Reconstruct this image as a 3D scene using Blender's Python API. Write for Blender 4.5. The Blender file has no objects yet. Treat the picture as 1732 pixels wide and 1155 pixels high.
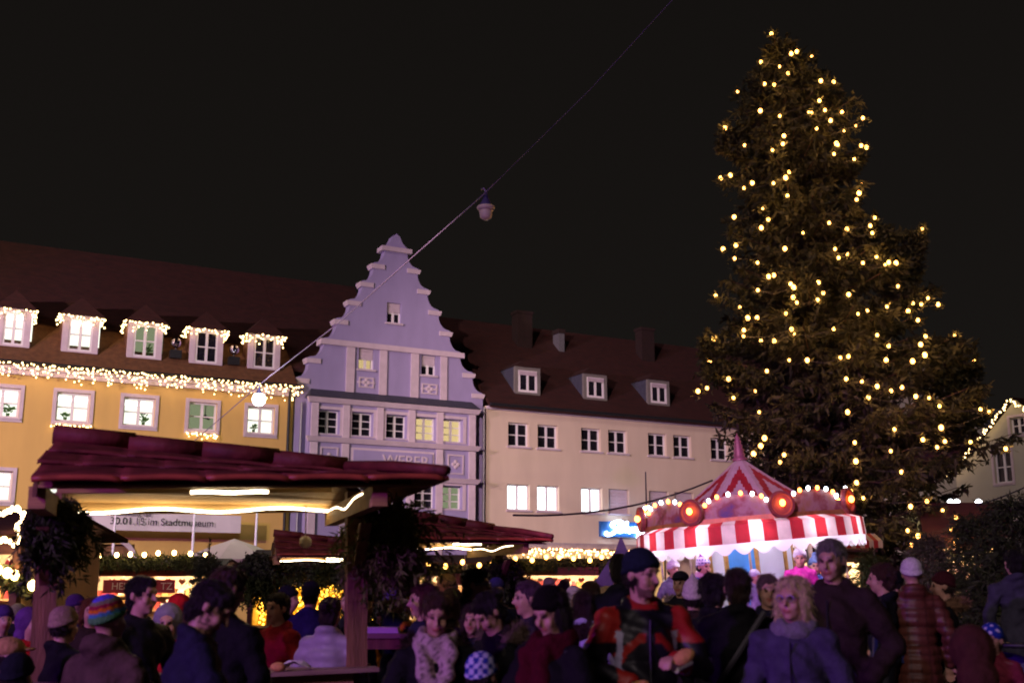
import bpy, bmesh, math, random
import numpy as np
from mathutils import Vector, Matrix, Euler
from mathutils.geometry import tessellate_polygon
from mathutils.kdtree import KDTree
random.seed(7); rng = np.random.default_rng(7)
R = math.radians
S = bpy.context.scene
C = S.collection

# ------------------------------------------------------------------ camera, world, light, exposure
CAM_H = 1.58; PITCH = R(12.4); FPX = 1924.0
cd = bpy.data.cameras.new('camera'); cam = bpy.data.objects.new('camera', cd); C.objects.link(cam)
cam.location = (0, 0, CAM_H); cam.rotation_euler = (R(90) + PITCH, 0, 0)
cd.sensor_width = 36; cd.lens = 36 * FPX / 1732; cd.clip_start = .05; cd.clip_end = 2000
cd.dof.use_dof = True; cd.dof.focus_distance = 22; cd.dof.aperture_fstop = 2.3
S.camera = cam
W = bpy.data.worlds.new('World'); S.world = W; W.use_nodes = True
bg = W.node_tree.nodes['Background']; bg.inputs[0].default_value = (1.0, .84, .74, 1); bg.inputs[1].default_value = .0078
# town glow: the cloudy sky is a little lighter towards the roofs
wn = W.node_tree.nodes; wl = W.node_tree.links; wt = wn.new('ShaderNodeTexCoord'); wsx = wn.new('ShaderNodeSeparateXYZ'); wmr = wn.new('ShaderNodeMapRange')
wl.new(wt.outputs['Generated'], wsx.inputs[0]); wl.new(wsx.outputs['Z'], wmr.inputs[0]); wmr.inputs[1].default_value = .05; wmr.inputs[2].default_value = .6; wmr.inputs[3].default_value = .0094; wmr.inputs[4].default_value = .0060; wl.new(wmr.outputs[0], bg.inputs[1])
# dim even glow of the lit square, from behind and left of the camera
sd = bpy.data.lights.new('sun', 'SUN'); sun = bpy.data.objects.new('sun', sd); C.objects.link(sun)
sd.energy = .76; sd.angle = R(12); sd.color = (1.0, .76, .80)
sun.rotation_euler = Vector((.50, .90, -.42)).to_track_quat('-Z', 'Y').to_euler()
def spot(name, loc, tgt, e, col, ang, blend=.5, rad=.25):
    l = bpy.data.lights.new(name, 'SPOT'); o = bpy.data.objects.new(name, l); C.objects.link(o)
    l.energy = e; l.color = col; l.spot_size = R(ang); l.spot_blend = blend; l.shadow_soft_size = rad
    o.location = loc; o.rotation_euler = (Vector(tgt) - Vector(loc)).to_track_quat('-Z', 'Y').to_euler()
    return o
# the violet stage lights of the market; warm spots added to brighten the facades
spot('stage_spotlight', (-30, 8, 9), (-5, 48, 12), 20000, (.58, .12, 1.0), 40)
spot('facade_fill_spot', (-24, 16, 10), (-17, 42, 8), 24000, (1.0, .81, .58), 62, .8)
spot('facade_fill_spot', (-10, 10, 12), (7, 53, 9), 44000, (1.0, .70, .68), 38, .8)
spot('stage_spotlight', (-11, -3, 5.0), (-1.5, 9, 1.2), 4600, (.42, .05, 1.0), 75)
spot('stage_spotlight', (-3, 2, 7.5), (4.2, 20, 3.0), 7500, (.85, .22, 1.0), 26)
S.view_settings.view_transform = 'Standard'; S.view_settings.look = 'None'
S.view_settings.exposure = 0; S.view_settings.gamma = 1
S.render.engine = 'CYCLES'
S.cycles.use_denoising = True; S.cycles.use_adaptive_sampling = True; S.cycles.adaptive_threshold = .015
S.cycles.max_bounces = 5; S.cycles.diffuse_bounces = 2; S.cycles.glossy_bounces = 2; S.cycles.transparent_max_bounces = 8
S.cycles.transmission_bounces = 3; S.cycles.sample_clamp_indirect = 3; S.cycles.use_light_tree = True
S.cycles.caustics_reflective = False; S.cycles.caustics_refractive = False
S.cycles.filter_width = 1.9

# ------------------------------------------------------------------ helpers
def ray(x, y):
    u = (x - 866) / FPX; v = (577.5 - y) / FPX
    return Vector((u, math.cos(PITCH) - v * math.sin(PITCH), math.sin(PITCH) + v * math.cos(PITCH)))
def at(x, y, D):
    d = ray(x, y); return Vector((0, 0, CAM_H)) + d * (D / d.y)
def gz(x): return max(-.15, min(.45, .055 * x))
def hx(h, k=1.0):
    h = h.lstrip('#'); c = [int(h[i:i+2], 16) / 255 for i in (0, 2, 4)]
    return tuple(((v / 12.92) if v <= .04045 else ((v + .055) / 1.055) ** 2.4) * k for v in c)
MATS = {}
def mat(name, col=None, rough=.7, var=.18, scale=6.0, bump=0.0, bscale=40.0, emit=0.0, ecol=None, metal=0.0, attr=False, trans=0.0, spec=.4, coat=0.0, stretch=None):
    if name in MATS: return MATS[name]
    m = bpy.data.materials.new(name); m.use_nodes = True; nt = m.node_tree; N = nt.nodes; L = nt.links
    b = N['Principled BSDF']; b.inputs['Roughness'].default_value = rough; b.inputs['Metallic'].default_value = metal
    b.inputs['Specular IOR Level'].default_value = spec; b.inputs['Coat Weight'].default_value = coat
    tc = N.new('ShaderNodeTexCoord'); src = tc.outputs['Object']
    if stretch:
        mp = N.new('ShaderNodeMapping'); mp.inputs['Scale'].default_value = stretch; L.new(src, mp.inputs[0]); src = mp.outputs[0]
    nz = N.new('ShaderNodeTexNoise'); nz.inputs['Scale'].default_value = scale; nz.inputs['Detail'].default_value = 5
    L.new(src, nz.inputs['Vector'])
    mr = N.new('ShaderNodeMapRange'); mr.inputs[1].default_value = .25; mr.inputs[2].default_value = .75
    mr.inputs[3].default_value = 1 - var; mr.inputs[4].default_value = 1 + var; L.new(nz.outputs[0], mr.inputs[0])
    mx = N.new('ShaderNodeMix'); mx.data_type = 'RGBA'; mx.blend_type = 'MULTIPLY'; mx.inputs[0].default_value = 1
    if attr:
        a = N.new('ShaderNodeVertexColor'); a.layer_name = 'Col'; L.new(a.outputs[0], mx.inputs[6])
    else:
        mx.inputs[6].default_value = (*col, 1)
    L.new(mr.outputs[0], mx.inputs[7]); L.new(mx.outputs[2], b.inputs['Base Color'])
    if bump:
        n2 = N.new('ShaderNodeTexNoise'); n2.inputs['Scale'].default_value = bscale; n2.inputs['Detail'].default_value = 4; L.new(src, n2.inputs['Vector'])
        bp = N.new('ShaderNodeBump'); bp.inputs['Strength'].default_value = bump; bp.inputs['Distance'].default_value = .02
        L.new(n2.outputs[0], bp.inputs['Height']); L.new(bp.outputs[0], b.inputs['Normal'])
    if emit:
        b.inputs['Emission Color'].default_value = (*(ecol or col), 1); b.inputs['Emission Strength'].default_value = emit
    if trans:
        o = N['Material Output']; t = N.new('ShaderNodeBsdfTranslucent'); L.new(mx.outputs[2], t.inputs[0])
        ms = N.new('ShaderNodeMixShader'); ms.inputs[0].default_value = trans
        L.new(b.outputs[0], ms.inputs[1]); L.new(t.outputs[0], ms.inputs[2]); L.new(ms.outputs[0], o.inputs[0])
    MATS[name] = m; return m
def emat(name, col, s):
    if name in MATS: return MATS[name]
    m = bpy.data.materials.new(name); m.use_nodes = True; nt = m.node_tree; nt.nodes.clear()
    e = nt.nodes.new('ShaderNodeEmission'); e.inputs[0].default_value = (*col, 1); e.inputs[1].default_value = s
    o = nt.nodes.new('ShaderNodeOutputMaterial'); nt.links.new(e.outputs[0], o.inputs[0]); MATS[name] = m; return m
def glassmat():
    if 'glass' in MATS: return MATS['glass']
    m = bpy.data.materials.new('glass'); m.use_nodes = True; nt = m.node_tree; nt.nodes.clear(); N = nt.nodes
    t = N.new('ShaderNodeBsdfTransparent'); g = N.new('ShaderNodeBsdfGlossy'); g.inputs['Roughness'].default_value = .05
    ms = N.new('ShaderNodeMixShader'); ms.inputs[0].default_value = .07; o = N.new('ShaderNodeOutputMaterial')
    nt.links.new(t.outputs[0], ms.inputs[1]); nt.links.new(g.outputs[0], ms.inputs[2]); nt.links.new(ms.outputs[0], o.inputs[0])
    MATS['glass'] = m; return m

class MB:
    def __init__(s): s.v = []; s.f = []; s.m = []; s.mi = 0
    def add(s, vs, fs):
        n = len(s.v); s.v += [tuple(v) for v in vs]; s.f += [tuple(i + n for i in f) for f in fs]; s.m += [s.mi] * len(fs); return s
    def box(s, x0, x1, y0, y1, z0, z1):
        return s.add([(x0,y0,z0),(x1,y0,z0),(x1,y1,z0),(x0,y1,z0),(x0,y0,z1),(x1,y0,z1),(x1,y1,z1),(x0,y1,z1)],
            [(0,3,2,1),(4,5,6,7),(0,1,5,4),(1,2,6,5),(2,3,7,6),(3,0,4,7)])
    def prism(s, pts, y0, y1, holes=()):   # polygon in x,z extruded along y
        loops = [list(pts)] + [list(h) for h in holes]
        flat = [p for l in loops for p in l]; n = len(flat)
        tri = tessellate_polygon([[Vector((p[0], p[1], 0)) for p in l] for l in loops])
        vs = [(p[0], y0, p[1]) for p in flat] + [(p[0], y1, p[1]) for p in flat]
        fs = []
        for t in tri:
            a, b, c = [Vector(flat[i]) for i in t]
            t = tuple(t)
            if (b - a).x * (c - a).y - (b - a).y * (c - a).x < 0: t = t[::-1]
            fs.append(t); fs.append(tuple(i + n for i in t[::-1]))
        k = 0
        for l in loops:
            q = len(l)
            for i in range(q):
                a, b = k + i, k + (i + 1) % q; fs.append((b, a, a + n, b + n))
            k += q
        return s.add(vs, fs)
    def tube(s, pts, r, n=6, close=False):
        pts = [Vector(p) for p in pts]; rs = r if isinstance(r, (list, tuple)) else [r] * len(pts); vs = []; fs = []
        up = Vector((0, 0, 1))
        for i, p in enumerate(pts):
            d = (pts[min(i+1, len(pts)-1)] - pts[max(i-1, 0)])
            if d.length < 1e-9: d = Vector((0, 0, 1))
            d.normalize(); a = d.cross(up if abs(d.z) < .95 else Vector((1, 0, 0))).normalized(); b = d.cross(a)
            for k in range(n):
                t = 2 * math.pi * k / n; vs.append(p + (a * math.cos(t) + b * math.sin(t)) * rs[i])
        for i in range(len(pts) - 1):
            for k in range(n): fs.append((i*n+k, i*n+(k+1) % n, (i+1)*n+(k+1) % n, (i+1)*n+k))
        fs.append(tuple(range(n))[::-1]); fs.append(tuple((len(pts)-1)*n + k for k in range(n)))
        return s.add(vs, fs)
    def lathe(s, prof, n=24, c=(0, 0, 0), a0=0, a1=2*math.pi):
        full = abs(a1 - a0 - 2*math.pi) < 1e-6; m = n if full else n + 1; vs = []; fs = []
        for r, z in prof:
            for k in range(m):
                t = a0 + (a1 - a0) * k / n; vs.append((c[0] + r*math.cos(t), c[1] + r*math.sin(t), c[2] + z))
        for i in range(len(prof) - 1):
            for k in range(n): fs.append((i*m+k, i*m+(k+1) % m, (i+1)*m+(k+1) % m, (i+1)*m+k))
        return s.add(vs, fs)
    def ell(s, c, r, n=12, k=7, rot=None):
        vs = []; fs = []; c = Vector(c); r = r if isinstance(r, (tuple, list)) else (r, r, r)
        for i in range(k + 1):
            ph = math.pi * i / k
            for j in range(n):
                t = 2 * math.pi * j / n
                p = Vector((r[0]*math.sin(ph)*math.cos(t), r[1]*math.sin(ph)*math.sin(t), r[2]*math.cos(ph)))
                vs.append(c + (rot @ p if rot else p))
        for i in range(k):
            for j in range(n): fs.append((i*n+j, (i+1)*n+j, (i+1)*n+(j+1) % n, i*n+(j+1) % n))
        return s.add(vs, fs)
    def mesh(s, name, mats):
        me = bpy.data.meshes.new(name); me.from_pydata(s.v, [], s.f)
        for m in (mats if isinstance(mats, (list, tuple)) else [mats]): me.materials.append(m)
        if s.mi or any(s.m): me.polygons.foreach_set('material_index', s.m)
        me.update(); return me
    def build(s, name, mats, parent=None, smooth=False, loc=(0, 0, 0), **tags):
        me = s.mesh(name, mats)
        if smooth: me.polygons.foreach_set('use_smooth', [True] * len(me.polygons))
        o = bpy.data.objects.new(name, me); C.objects.link(o); o.parent = parent; o.location = loc; tagd(o, **tags); return o
def tagd(o, label=None, cat=None, group=None, kind=None):
    if label: o['label'] = label
    if cat: o['category'] = cat
    if group: o['group'] = group
    if kind: o['kind'] = kind
    return o
def empty(name, loc=(0, 0, 0), rot=(0, 0, 0), **tags):
    o = bpy.data.objects.new(name, None); C.objects.link(o); o.location = loc; o.rotation_euler = rot; o.empty_display_size = .1; return tagd(o, **tags)
def inst(name, me, parent=None, loc=(0, 0, 0), rot=(0, 0, 0), sc=(1, 1, 1), **tags):
    o = bpy.data.objects.new(name, me); C.objects.link(o); o.parent = parent; o.location = loc; o.rotation_euler = rot; o.scale = sc; return tagd(o, **tags)
def copy_tree(o, parent=None, **tags):
    c = o.copy(); C.objects.link(c); c.parent = parent
    for ch in list(o.children): copy_tree(ch, c)
    return tagd(c, **tags)
def bulb_mesh(name, r, m):
    return MB().ell((0, 0, 0), (r, r, r * 1.15), 8, 5).mesh(name, m)
def smoothmesh(me):
    me.polygons.foreach_set('use_smooth', [True] * len(me.polygons)); return me
def text(name, body, size, parent, loc, rot, m, ext=.004, align='CENTER', sx=1.0):
    cu = bpy.data.curves.new(name, 'FONT'); cu.body = body; cu.size = size; cu.extrude = ext; cu.align_x = align; cu.align_y = 'CENTER'
    t = bpy.data.objects.new(name + '_tmp', cu); C.objects.link(t)
    me = bpy.data.meshes.new_from_object(t.evaluated_get(bpy.context.evaluated_depsgraph_get()))
    bpy.data.objects.remove(t); me.materials.clear(); me.materials.append(m); me.name = name
    return inst(name, me, parent, loc, rot, (sx, 1, 1))

# ------------------------------------------------------------------ materials
stucco_yellow = mat('stucco_yellow', hx('#c8a460'), .9, .09, 1.2, .25, 60, stretch=(1, 1, .3))
stucco_lilac = mat('stucco_lilac', hx('#958ab0'), .9, .09, 1.6, .2, 60, stretch=(1, 1, .4))
stucco_cream = mat('stucco_cream', hx('#cdbba6'), .9, .08, 1.2, .25, 60, stretch=(1, 1, .3))
stucco_grey = mat('stucco_grey', hx('#a8a494'), .9, .08, .8, .2, 60)
trim_white = mat('trim_white', hx('#bfaeb8'), .8, .10, 3, .08, 50)
frame_white = mat('frame_white', hx('#dcd6d8'), .5, .04, 3)
roof_red = mat('roof_red', (.036, .008, .006), .85, .35, 2.5, .5, 18, stretch=(1, 1, 3))
roof_brown = mat('roof_brown', (.12, .05, .022), .8, .35, 5, .6, 14)  # brown of the lamp-lit lower roof, also on the dormer cheeks
slate = mat('slate', (.05, .05, .075), .6, .25, 8, .3, 30)
dark_pane = mat('dark_pane', (.012, .011, .016), .12, .5, 2, spec=.5)
room_office = emat('room_office', (.97, 1.0, .84), 1.55)
room_white = emat('room_white', (.86, .95, 1.0), 3.6)
room_warm = emat('room_warm', (1.0, .74, .34), .85)
room_green = emat('room_green', (.62, .72, .42), .38)
lamp_strip = emat('lamp_strip', (1, 1, .95), 3.5)
metal_dark = mat('metal_dark', (.035, .035, .04), .5, .2, 10, metal=.6)
metal_grey = mat('metal_grey', (.30, .29, .32), .45, .15, 10, metal=.7)
cable = mat('cable', (.02, .018, .02), .7)
warm_bulb = emat('warm_bulb', (1.0, .43, .09), 11)
icicle_bulb = emat('icicle_bulb', (1.0, .66, .27), 9)
rope = emat('rope_led', (1.0, .80, .50), 13)
white_led = emat('white_led', (.9, .95, 1), 9)
wood_post = mat('wood_post', (.20, .095, .045), .75, .35, 3, .4, 14, stretch=(6, 6, .8))
wood_light = mat('wood_light', (.42, .25, .09), .7, .25, 3, .3, 14, stretch=(.8, 6, 6))
tile_red = mat('tile_red', (.14, .030, .020), .65, .5, 5, .45, 16, spec=.25)
leaf_green = mat('leaf_green', (.06, .16, .03), .6, .3, 20, trans=.25)
needle = mat('needle', (.028, .030, .010), .7, .5, 1.3, trans=.15)
needle_dark = mat('needle_dark', (.035, .045, .014), .7, .4, 4, trans=.15)
bark = mat('bark', (.09, .055, .035), .95, .3, 10, .6, 20)
ground_m = mat('cobble_ground', (.06, .055, .05), .75, .3, 2.5, .6, 7)
# ------------------------------------------------------------------ ground
g = MB(); xs = [-400, -40, -8, -2.73, 0, 3, 6, 8.18, 14, 40, 400]; ys = [-60, 0, 20, 40, 70, 400]
for j in ys:
    for i in xs: g.v.append((i, j, gz(i)))
n = len(xs)
for j in range(len(ys) - 1):
    for i in range(n - 1): g.f.append((j*n+i, j*n+i+1, (j+1)*n+i+1, (j+1)*n+i)); g.m.append(0)
g.build('ground', ground_m, kind='structure')

# ------------------------------------------------------------------ the row of houses: one street line, turned 28 degrees
TH = R(28); EX = Vector((math.cos(TH), math.sin(TH), 0)); NY = Vector((-math.sin(TH), math.cos(TH), 0)); P0 = Vector((-.7, 50, 0))
def fac(x, y, off=0):
    d = ray(x, y); O = Vector((0, 0, CAM_H)); t = ((P0 - O).dot(NY) + off) / d.dot(NY); P = O + d * t
    return (P - P0).dot(EX), P.z
def house(name, s0, label):
    o = empty(name, P0 + EX * s0, (0, 0, TH), label=label, cat='building'); return o
def rect(a, b, off=0):   # pixel corners (top left, bottom right) -> s0,s1,z0,z1 on the facade
    p = fac(*a, off); q = fac(*b, off); return p[0], q[0], q[1], p[1]
def box_pts(r): return [(r[0], r[2]), (r[1], r[2]), (r[1], r[3]), (r[0], r[3])]
def window(par, r, y, cols=2, rows=2, lit=None, fw=.07, mull=.045, plant=0, sill=True, strip=False, shutter=0, lamp=False, frame_m=None, rb=.30):
    x0, x1, z0, z1 = r; w = x1 - x0; h = z1 - z0; fm = frame_m or frame_white
    b = MB(); b.box(x0, x0+fw, y-.03, y+.05, z0, z1).box(x1-fw, x1, y-.03, y+.05, z0, z1).box(x0+fw, x1-fw, y-.03, y+.05, z0, z0+fw).box(x0+fw, x1-fw, y-.03, y+.05, z1-fw, z1)
    iw = (w - 2*fw - (cols-1)*.10) / cols; ih = (h - 2*fw - (rows-1)*mull) / rows
    for i in range(cols - 1): xx = x0 + fw + (i+1)*iw + i*.10; b.box(xx, xx+.10, y-.035, y+.05, z0+fw, z1-fw)
    for j in range(rows - 1):
        zz = z0 + fw + (j+1)*ih + j*mull
        for i in range(cols): xx = x0 + fw + i*(iw+.10); b.box(xx, xx+iw, y-.02, y+.04, zz, zz+mull)
    f = b.build('window', fm, par)
    pm = MB().box(0, iw, 0, .012, 0, ih).mesh('pane', glassmat() if lit else dark_pane)
    for i in range(cols):
        for j in range(rows): inst('pane', pm, f, (x0 + fw + i*(iw+.10), y + .012, z0 + fw + j*(ih+mull)))
    if lit:
        MB().box(x0-.05, x1+rb, y+rb, y+rb+.02, z0-.05, z1+.15).build('lit_room', lit, f)
        if strip: MB().box(x0, x1, y+.20, y+.28, z1-.26, z1-.12).build('ceiling_lamp', lamp_strip, f)
        if lamp:
            xc = x0 + w*.66; zc = z0 + h*.44
            MB().lathe([(.015, .55), (.015, .2), (.05, .16), (.09, .08), (.19, .02), (.19, 0)], 12, (xc, y+.16, zc)).build('pendant_lamp', metal_dark, f)
        if plant:
            p = MB(); xc = x0 + w*(.32 if plant == 1 else .70); zt = z0 + fw
            p.lathe([(.05, 0), (.07, .1), (.075, .12)], 8, (xc, y+.12, zt))
            for k in range(34 if plant > 1 else 16):
                a = random.uniform(0, 6.28); l = random.uniform(.1, .36 if plant > 1 else .22); e = random.uniform(.5, 1.4)
                q = Vector((xc + math.cos(a)*l*math.cos(e), y+.13 + .2*math.sin(a)*l*math.cos(e), zt + .1 + l*math.sin(e)*1.1))
                d = Vector((math.cos(a), .3*math.sin(a), .4)).normalized()*.075; t = d.cross(Vector((0, 1, .2))).normalized()*.03
                p.add([q - d, q - t, q + d, q + t], [(0, 1, 2, 3)])
            p.build('house_plant', leaf_green, f)
    else:
        MB().box(x0, x1, y+.10, y+.12, z0, z1).build('dark_room', metal_dark, f)
    if shutter:
        sh = MB(); zt = z1 - fw*.3; k = 7; hh = h*shutter/k
        for q in range(k): sh.box(x0+.03, x1-.03, y-.075-.008*(q % 2), y-.045, zt-(q+1)*hh+.006, zt-q*hh)
        sh.build('roller_shutter', trim_white, f)
    if sill: MB().box(x0-.08, x1+.08, -.09, y+.02, z0-.075, z0-.003).build('sill', trim_white, f)
    return f
def wall(par, outer, holes, m, y=0.0, th=.32, name='wall'):
    return MB().prism(outer, y, y + th, [box_pts(h) for h in holes]).build(name, m, par)
def surround(par, r, m, w=.13, y=-.05):
    x0, x1, z0, z1 = r; MB().prism([(x0-w, z0-w*1.2), (x1+w, z0-w*1.2), (x1+w, z1+w), (x0-w, z1+w)], y, -.002, [box_pts(r)]).build('window_surround', m, par)
def icicles(label, pts, drop, par_mat=icicle_bulb, dens=9, size=.034, group=None, jit=.05):
    # a run of fairy lights hanging in uneven strands along a polyline
    o = empty('icicle_lights', pts[0], label=label, cat='fairy lights', group=group); w = MB(); b = MB(); o0 = Vector(pts[0])
    for a, c in zip(pts[:-1], pts[1:]):
        a = Vector(a) - o0; c = Vector(c) - o0; L = (c - a).length; w.tube([a, c], .008, 4)
        k = int(L * dens / 2)
        for i in range(k):
            t = (i + random.random()*.8) / k; p = a.lerp(c, t); l = drop * random.choice([.25, .5, .7, 1.0]) * random.uniform(.8, 1.1)
            w.tube([p, p - Vector((0, 0, l))], .004, 3)
            for q in range(max(1, int(l / .13))):
                z = (q + random.uniform(.1, .9)) * l / max(1, int(l / .13))
                b.ell(p + Vector((random.uniform(-jit, jit), random.uniform(-jit, jit), -z)), size * random.uniform(.75, 1.15), 6, 4)
    w.build('wire', cable, o); b.build('bulbs', par_mat, o, kind='stuff'); return o
def L2W(o, p): return o.matrix_basis @ Vector(p)

# ---- yellow house on the left
ZE = 9.72; SL0, SL1 = -27.0, -9.25
hy = house('yellow_house', -18.0, 'long ochre yellow house with icicle lights, dormers and lit office windows'); OX = 18.0
def lr(a, b, off=0): q = rect(a, b, off); return (q[0]+OX, q[1]+OX, q[2], q[3])
wy = [lr((97, 661), (150, 713)), lr((210, 671), (260, 723)), lr((320, 680), (365, 731)), lr((419, 689), (463, 736)), lr((-22, 650), (31, 704))]
zt = sum(w[3] for w in wy)/5; zb = sum(w[2] for w in wy)/5
wy = [(w[0], w[1], zb, zt) for w in wy]
low = [(w[0], w[1], zb-3.0, zt-3.0) for w in (wy[4], wy[0], wy[1])]
q = fac(188, 918); arch_s = q[0] + OX
arch = (arch_s-.85, arch_s+.85, .2, 3.3)
wall(hy, [(SL0+OX, 0), (SL1+OX, 0), (SL1+OX, ZE-.02), (SL0+OX, ZE-.02)], wy + low + [arch], stucco_yellow)
for i, w in enumerate(wy + low):
    surround(hy, w, trim_white)
    window(hy, w, .16, 2, 2, room_green if i == 2 else room_office, plant={0: 1, 1: 2, 4: 2, 3: 1}.get(i, 0), strip=i not in (2, 3), lamp=i == 2, sill=True)
a = MB(); pts = [(arch_s-.98, .2)] + [(arch_s - .98*math.cos(t), 2.6 + .98*math.sin(t)) for t in np.linspace(0, math.pi, 14)] + [(arch_s+.98, .2)]
ins = [(arch_s+.80, .2)] + [(arch_s + .80*math.cos(t), 2.6 + .80*math.sin(t)) for t in np.linspace(0, math.pi, 14)] + [(arch_s-.80, .2)]
MB().prism(pts + ins, -.06, .02).build('arched_door_surround', trim_white, hy)
d = MB().box(arch_s-.84, arch_s+.84, .2, .24, .2, 3.28).build('door', wood_post, hy); MB().ell((arch_s+.6, .17, 1.2), .05).build('handle', metal_grey, d)
# cornice, gutter, roof
co = MB(); 
for (y0, y1, z0, z1) in [(-.16, -.002, ZE-.42, ZE-.24), (-.26, -.002, ZE-.238, ZE-.04)]: co.box(SL0+OX, SL1+OX, y0, y1, z0, z1)
co.build('cornice', trim_white, hy)
MB().tube([(SL0+OX, -.36, ZE), (SL1+OX, -.36, ZE)], .07, 8).build('gutter', metal_dark, hy)
dp = fac(487, 700); MB().tube([(dp[0]+OX, -.30, ZE-.02), (dp[0]+OX, -.12, ZE-.5), (dp[0]+OX, -.12, .2)], .055, 8).build('downpipe', metal_dark, hy)
rs, rz = fac(300, 446, 6.0)
def roof(par, x0, x1, ze, yr, zr, m, ov=.38, under=.16):
    b = MB()
    pr = [(-ov, ze), (yr, zr), (yr*2+ov, ze), (yr*2+ov, ze-under), (yr, zr-under), (-ov, ze-under)]
    vs = [(x0, p[0], p[1]) for p in pr] + [(x1, p[0], p[1]) for p in pr]; k = len(pr)
    fs = [(i, i+k, (i+1) % k + k, (i+1) % k) for i in range(k)] + [tuple(range(k)), tuple(range(2*k-1, k-1, -1))]
    b.add(vs, fs); return b.build('roof', m, par)
rf = roof(hy, SL0+OX, SL1+OX, ZE+.02, 6.0, rz, roof_red)
slope = (rz - ZE) / 6.0
# brown eave strip under the dormers (the lights' glow put into its colour), laid proud of the roof
b = MB(); yy0, yy1 = -.40, 1.35
b.add([(SL0+OX, yy0, ZE+.02+(yy0+.38)*0+.03), (SL1+OX, yy0, ZE+.05), (SL1+OX, yy1, ZE+.12+(yy1+.38)*(rz-ZE)/6.38), (SL0+OX, yy1, ZE+.12+(yy1+.38)*(rz-ZE)/6.38)], [(0, 1, 2, 3)])
b.build('eave_glow_strip', roof_brown, rf)
ye_ = .56; sx1 = SL1+OX+4.6; zz0 = ZE+.02+(ye_+.38)*(rz-ZE)/6.38
MB().add([(SL1+OX-.02, ye_, zz0-.01), (sx1, ye_, zz0-.01), (sx1, 6.0, rz-.01), (SL1+OX-.02, 6.0, rz-.01), (sx1, ye_, zz0-.2), (SL1+OX-.02, ye_, zz0-.2), (sx1, 6.0, rz-.2), (SL1+OX-.02, 6.0, rz-.2)], [(0, 1, 2, 3), (0, 5, 4, 1), (4, 5, 7, 6), (3, 2, 6, 7)]).build('roof_end', roof_red, rf)
# dormers with icicle lights
dpx = [(-8, 50, 582, 522), (103, 165, 594, 533), (214, 273, 603, 548), (320, 376, 613, 562), (419, 473, 622, 575)]
for i, (xa, xb, yb, yt) in enumerate(dpx):
    s0, z0 = fac(xa, yb, .15); s1, _ = fac(xb, yb, .15); _, z1 = fac((xa+xb)/2, yt+2, .15); s0 += OX; s1 += OX
    z0 = 10.36; z1 = z0 + 1.42; m_ = (s0+s1)/2
    do = MB(); dm = do
    r_ = (s0+.22, s1-.22, z0+.06, z1-.10)
    f = MB().prism(box_pts((s0, s1, z0, z1)), .15, .30, [box_pts(r_)]).build('dormer', trim_white, hy)
    MB().box(s0, s0+.12, .302, 2.4, z0, z1).box(s1-.12, s1, .302, 2.4, z0, z1).build('dormer_cheek', roof_brown, f)
    ap = z1 + .82
    MB().add([(s0-.16, .0, z1), (s1+.16, .0, z1), (s1+.16, 3.0, z1), (s0-.16, 3.0, z1), (m_, .55, ap), (m_, 3.2, ap)],
             [(0, 1, 4), (1, 2, 5, 4), (3, 0, 4, 5), (2, 3, 5), (3, 2, 1, 0)]).build('dormer_roof', roof_red, f)
    window(f, r_, .20, 2, 2, room_office if i < 2 else (room_green if i == 2 else None), plant=2 if i == 2 else 0, sill=False, strip=i < 2)
    nm = ['above the leftmost dormer, cut by the picture edge', 'on the second dormer from the left', 'on the middle dormer of the yellow house', 'on the dormer between the two mirror balls', 'on the rightmost dormer, next to the gable']
    pp = [L2W(hy, p) for p in ((s0-.16, .9, z1-.02), (s0-.14, -.02, z1-.01), (s1+.14, -.02, z1-.01), (s1+.16, .9, z1-.02))]
    icicles('warm icicle lights hanging ' + nm[i], pp, .42, dens=20, group='icicle lights on the dormers')
icicles('long run of warm icicle lights under the eave of the yellow house', [L2W(hy, (SL0+OX+2, -.45, ZE-.02)), L2W(hy, (SL1+OX+.2, -.45, ZE-.02))], .62, dens=20, group='icicle lights on the yellow house')
for w, t in ((wy[0], 'second'), (wy[2], 'fourth')):
    icicles('short band of warm fairy lights below the %s upper window of the yellow house' % t, [L2W(hy, (w[0]-.1, -.16, w[2]-.14)), L2W(hy, (w[1]+.1, -.16, w[2]-.14))], .26, dens=34, group='fairy lights below windows')
# mirror balls on the roof
mirror = mat('mirror_ball', (.55, .48, .75), .12, .5, 40, .5, 30, metal=1.0)
for k, (px, py) in enumerate(((298, 580), (396, 592))):
    P = L2W(hy, (fac(px, py, .2)[0]+OX, .2, fac(px, py, .2)[1]))
    o = empty('mirror_ball', P, (0, 0, TH), label='small mirror ball over a dark box on the yellow roof, %s' % ('left of the pair' if k == 0 else 'right of the pair'), cat='mirror ball', group='mirror balls on the roof')
    MB().ell((0, 0, 0), .2, 12, 9).build('ball', mirror, o); MB().box(-.21, .21, -.16, .16, -.62, -.30).build('box', metal_dark, o); MB().tube([(0, 0, -.3), (0, 0, -.18)], .03).build('stem', metal_dark, o)
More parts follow.
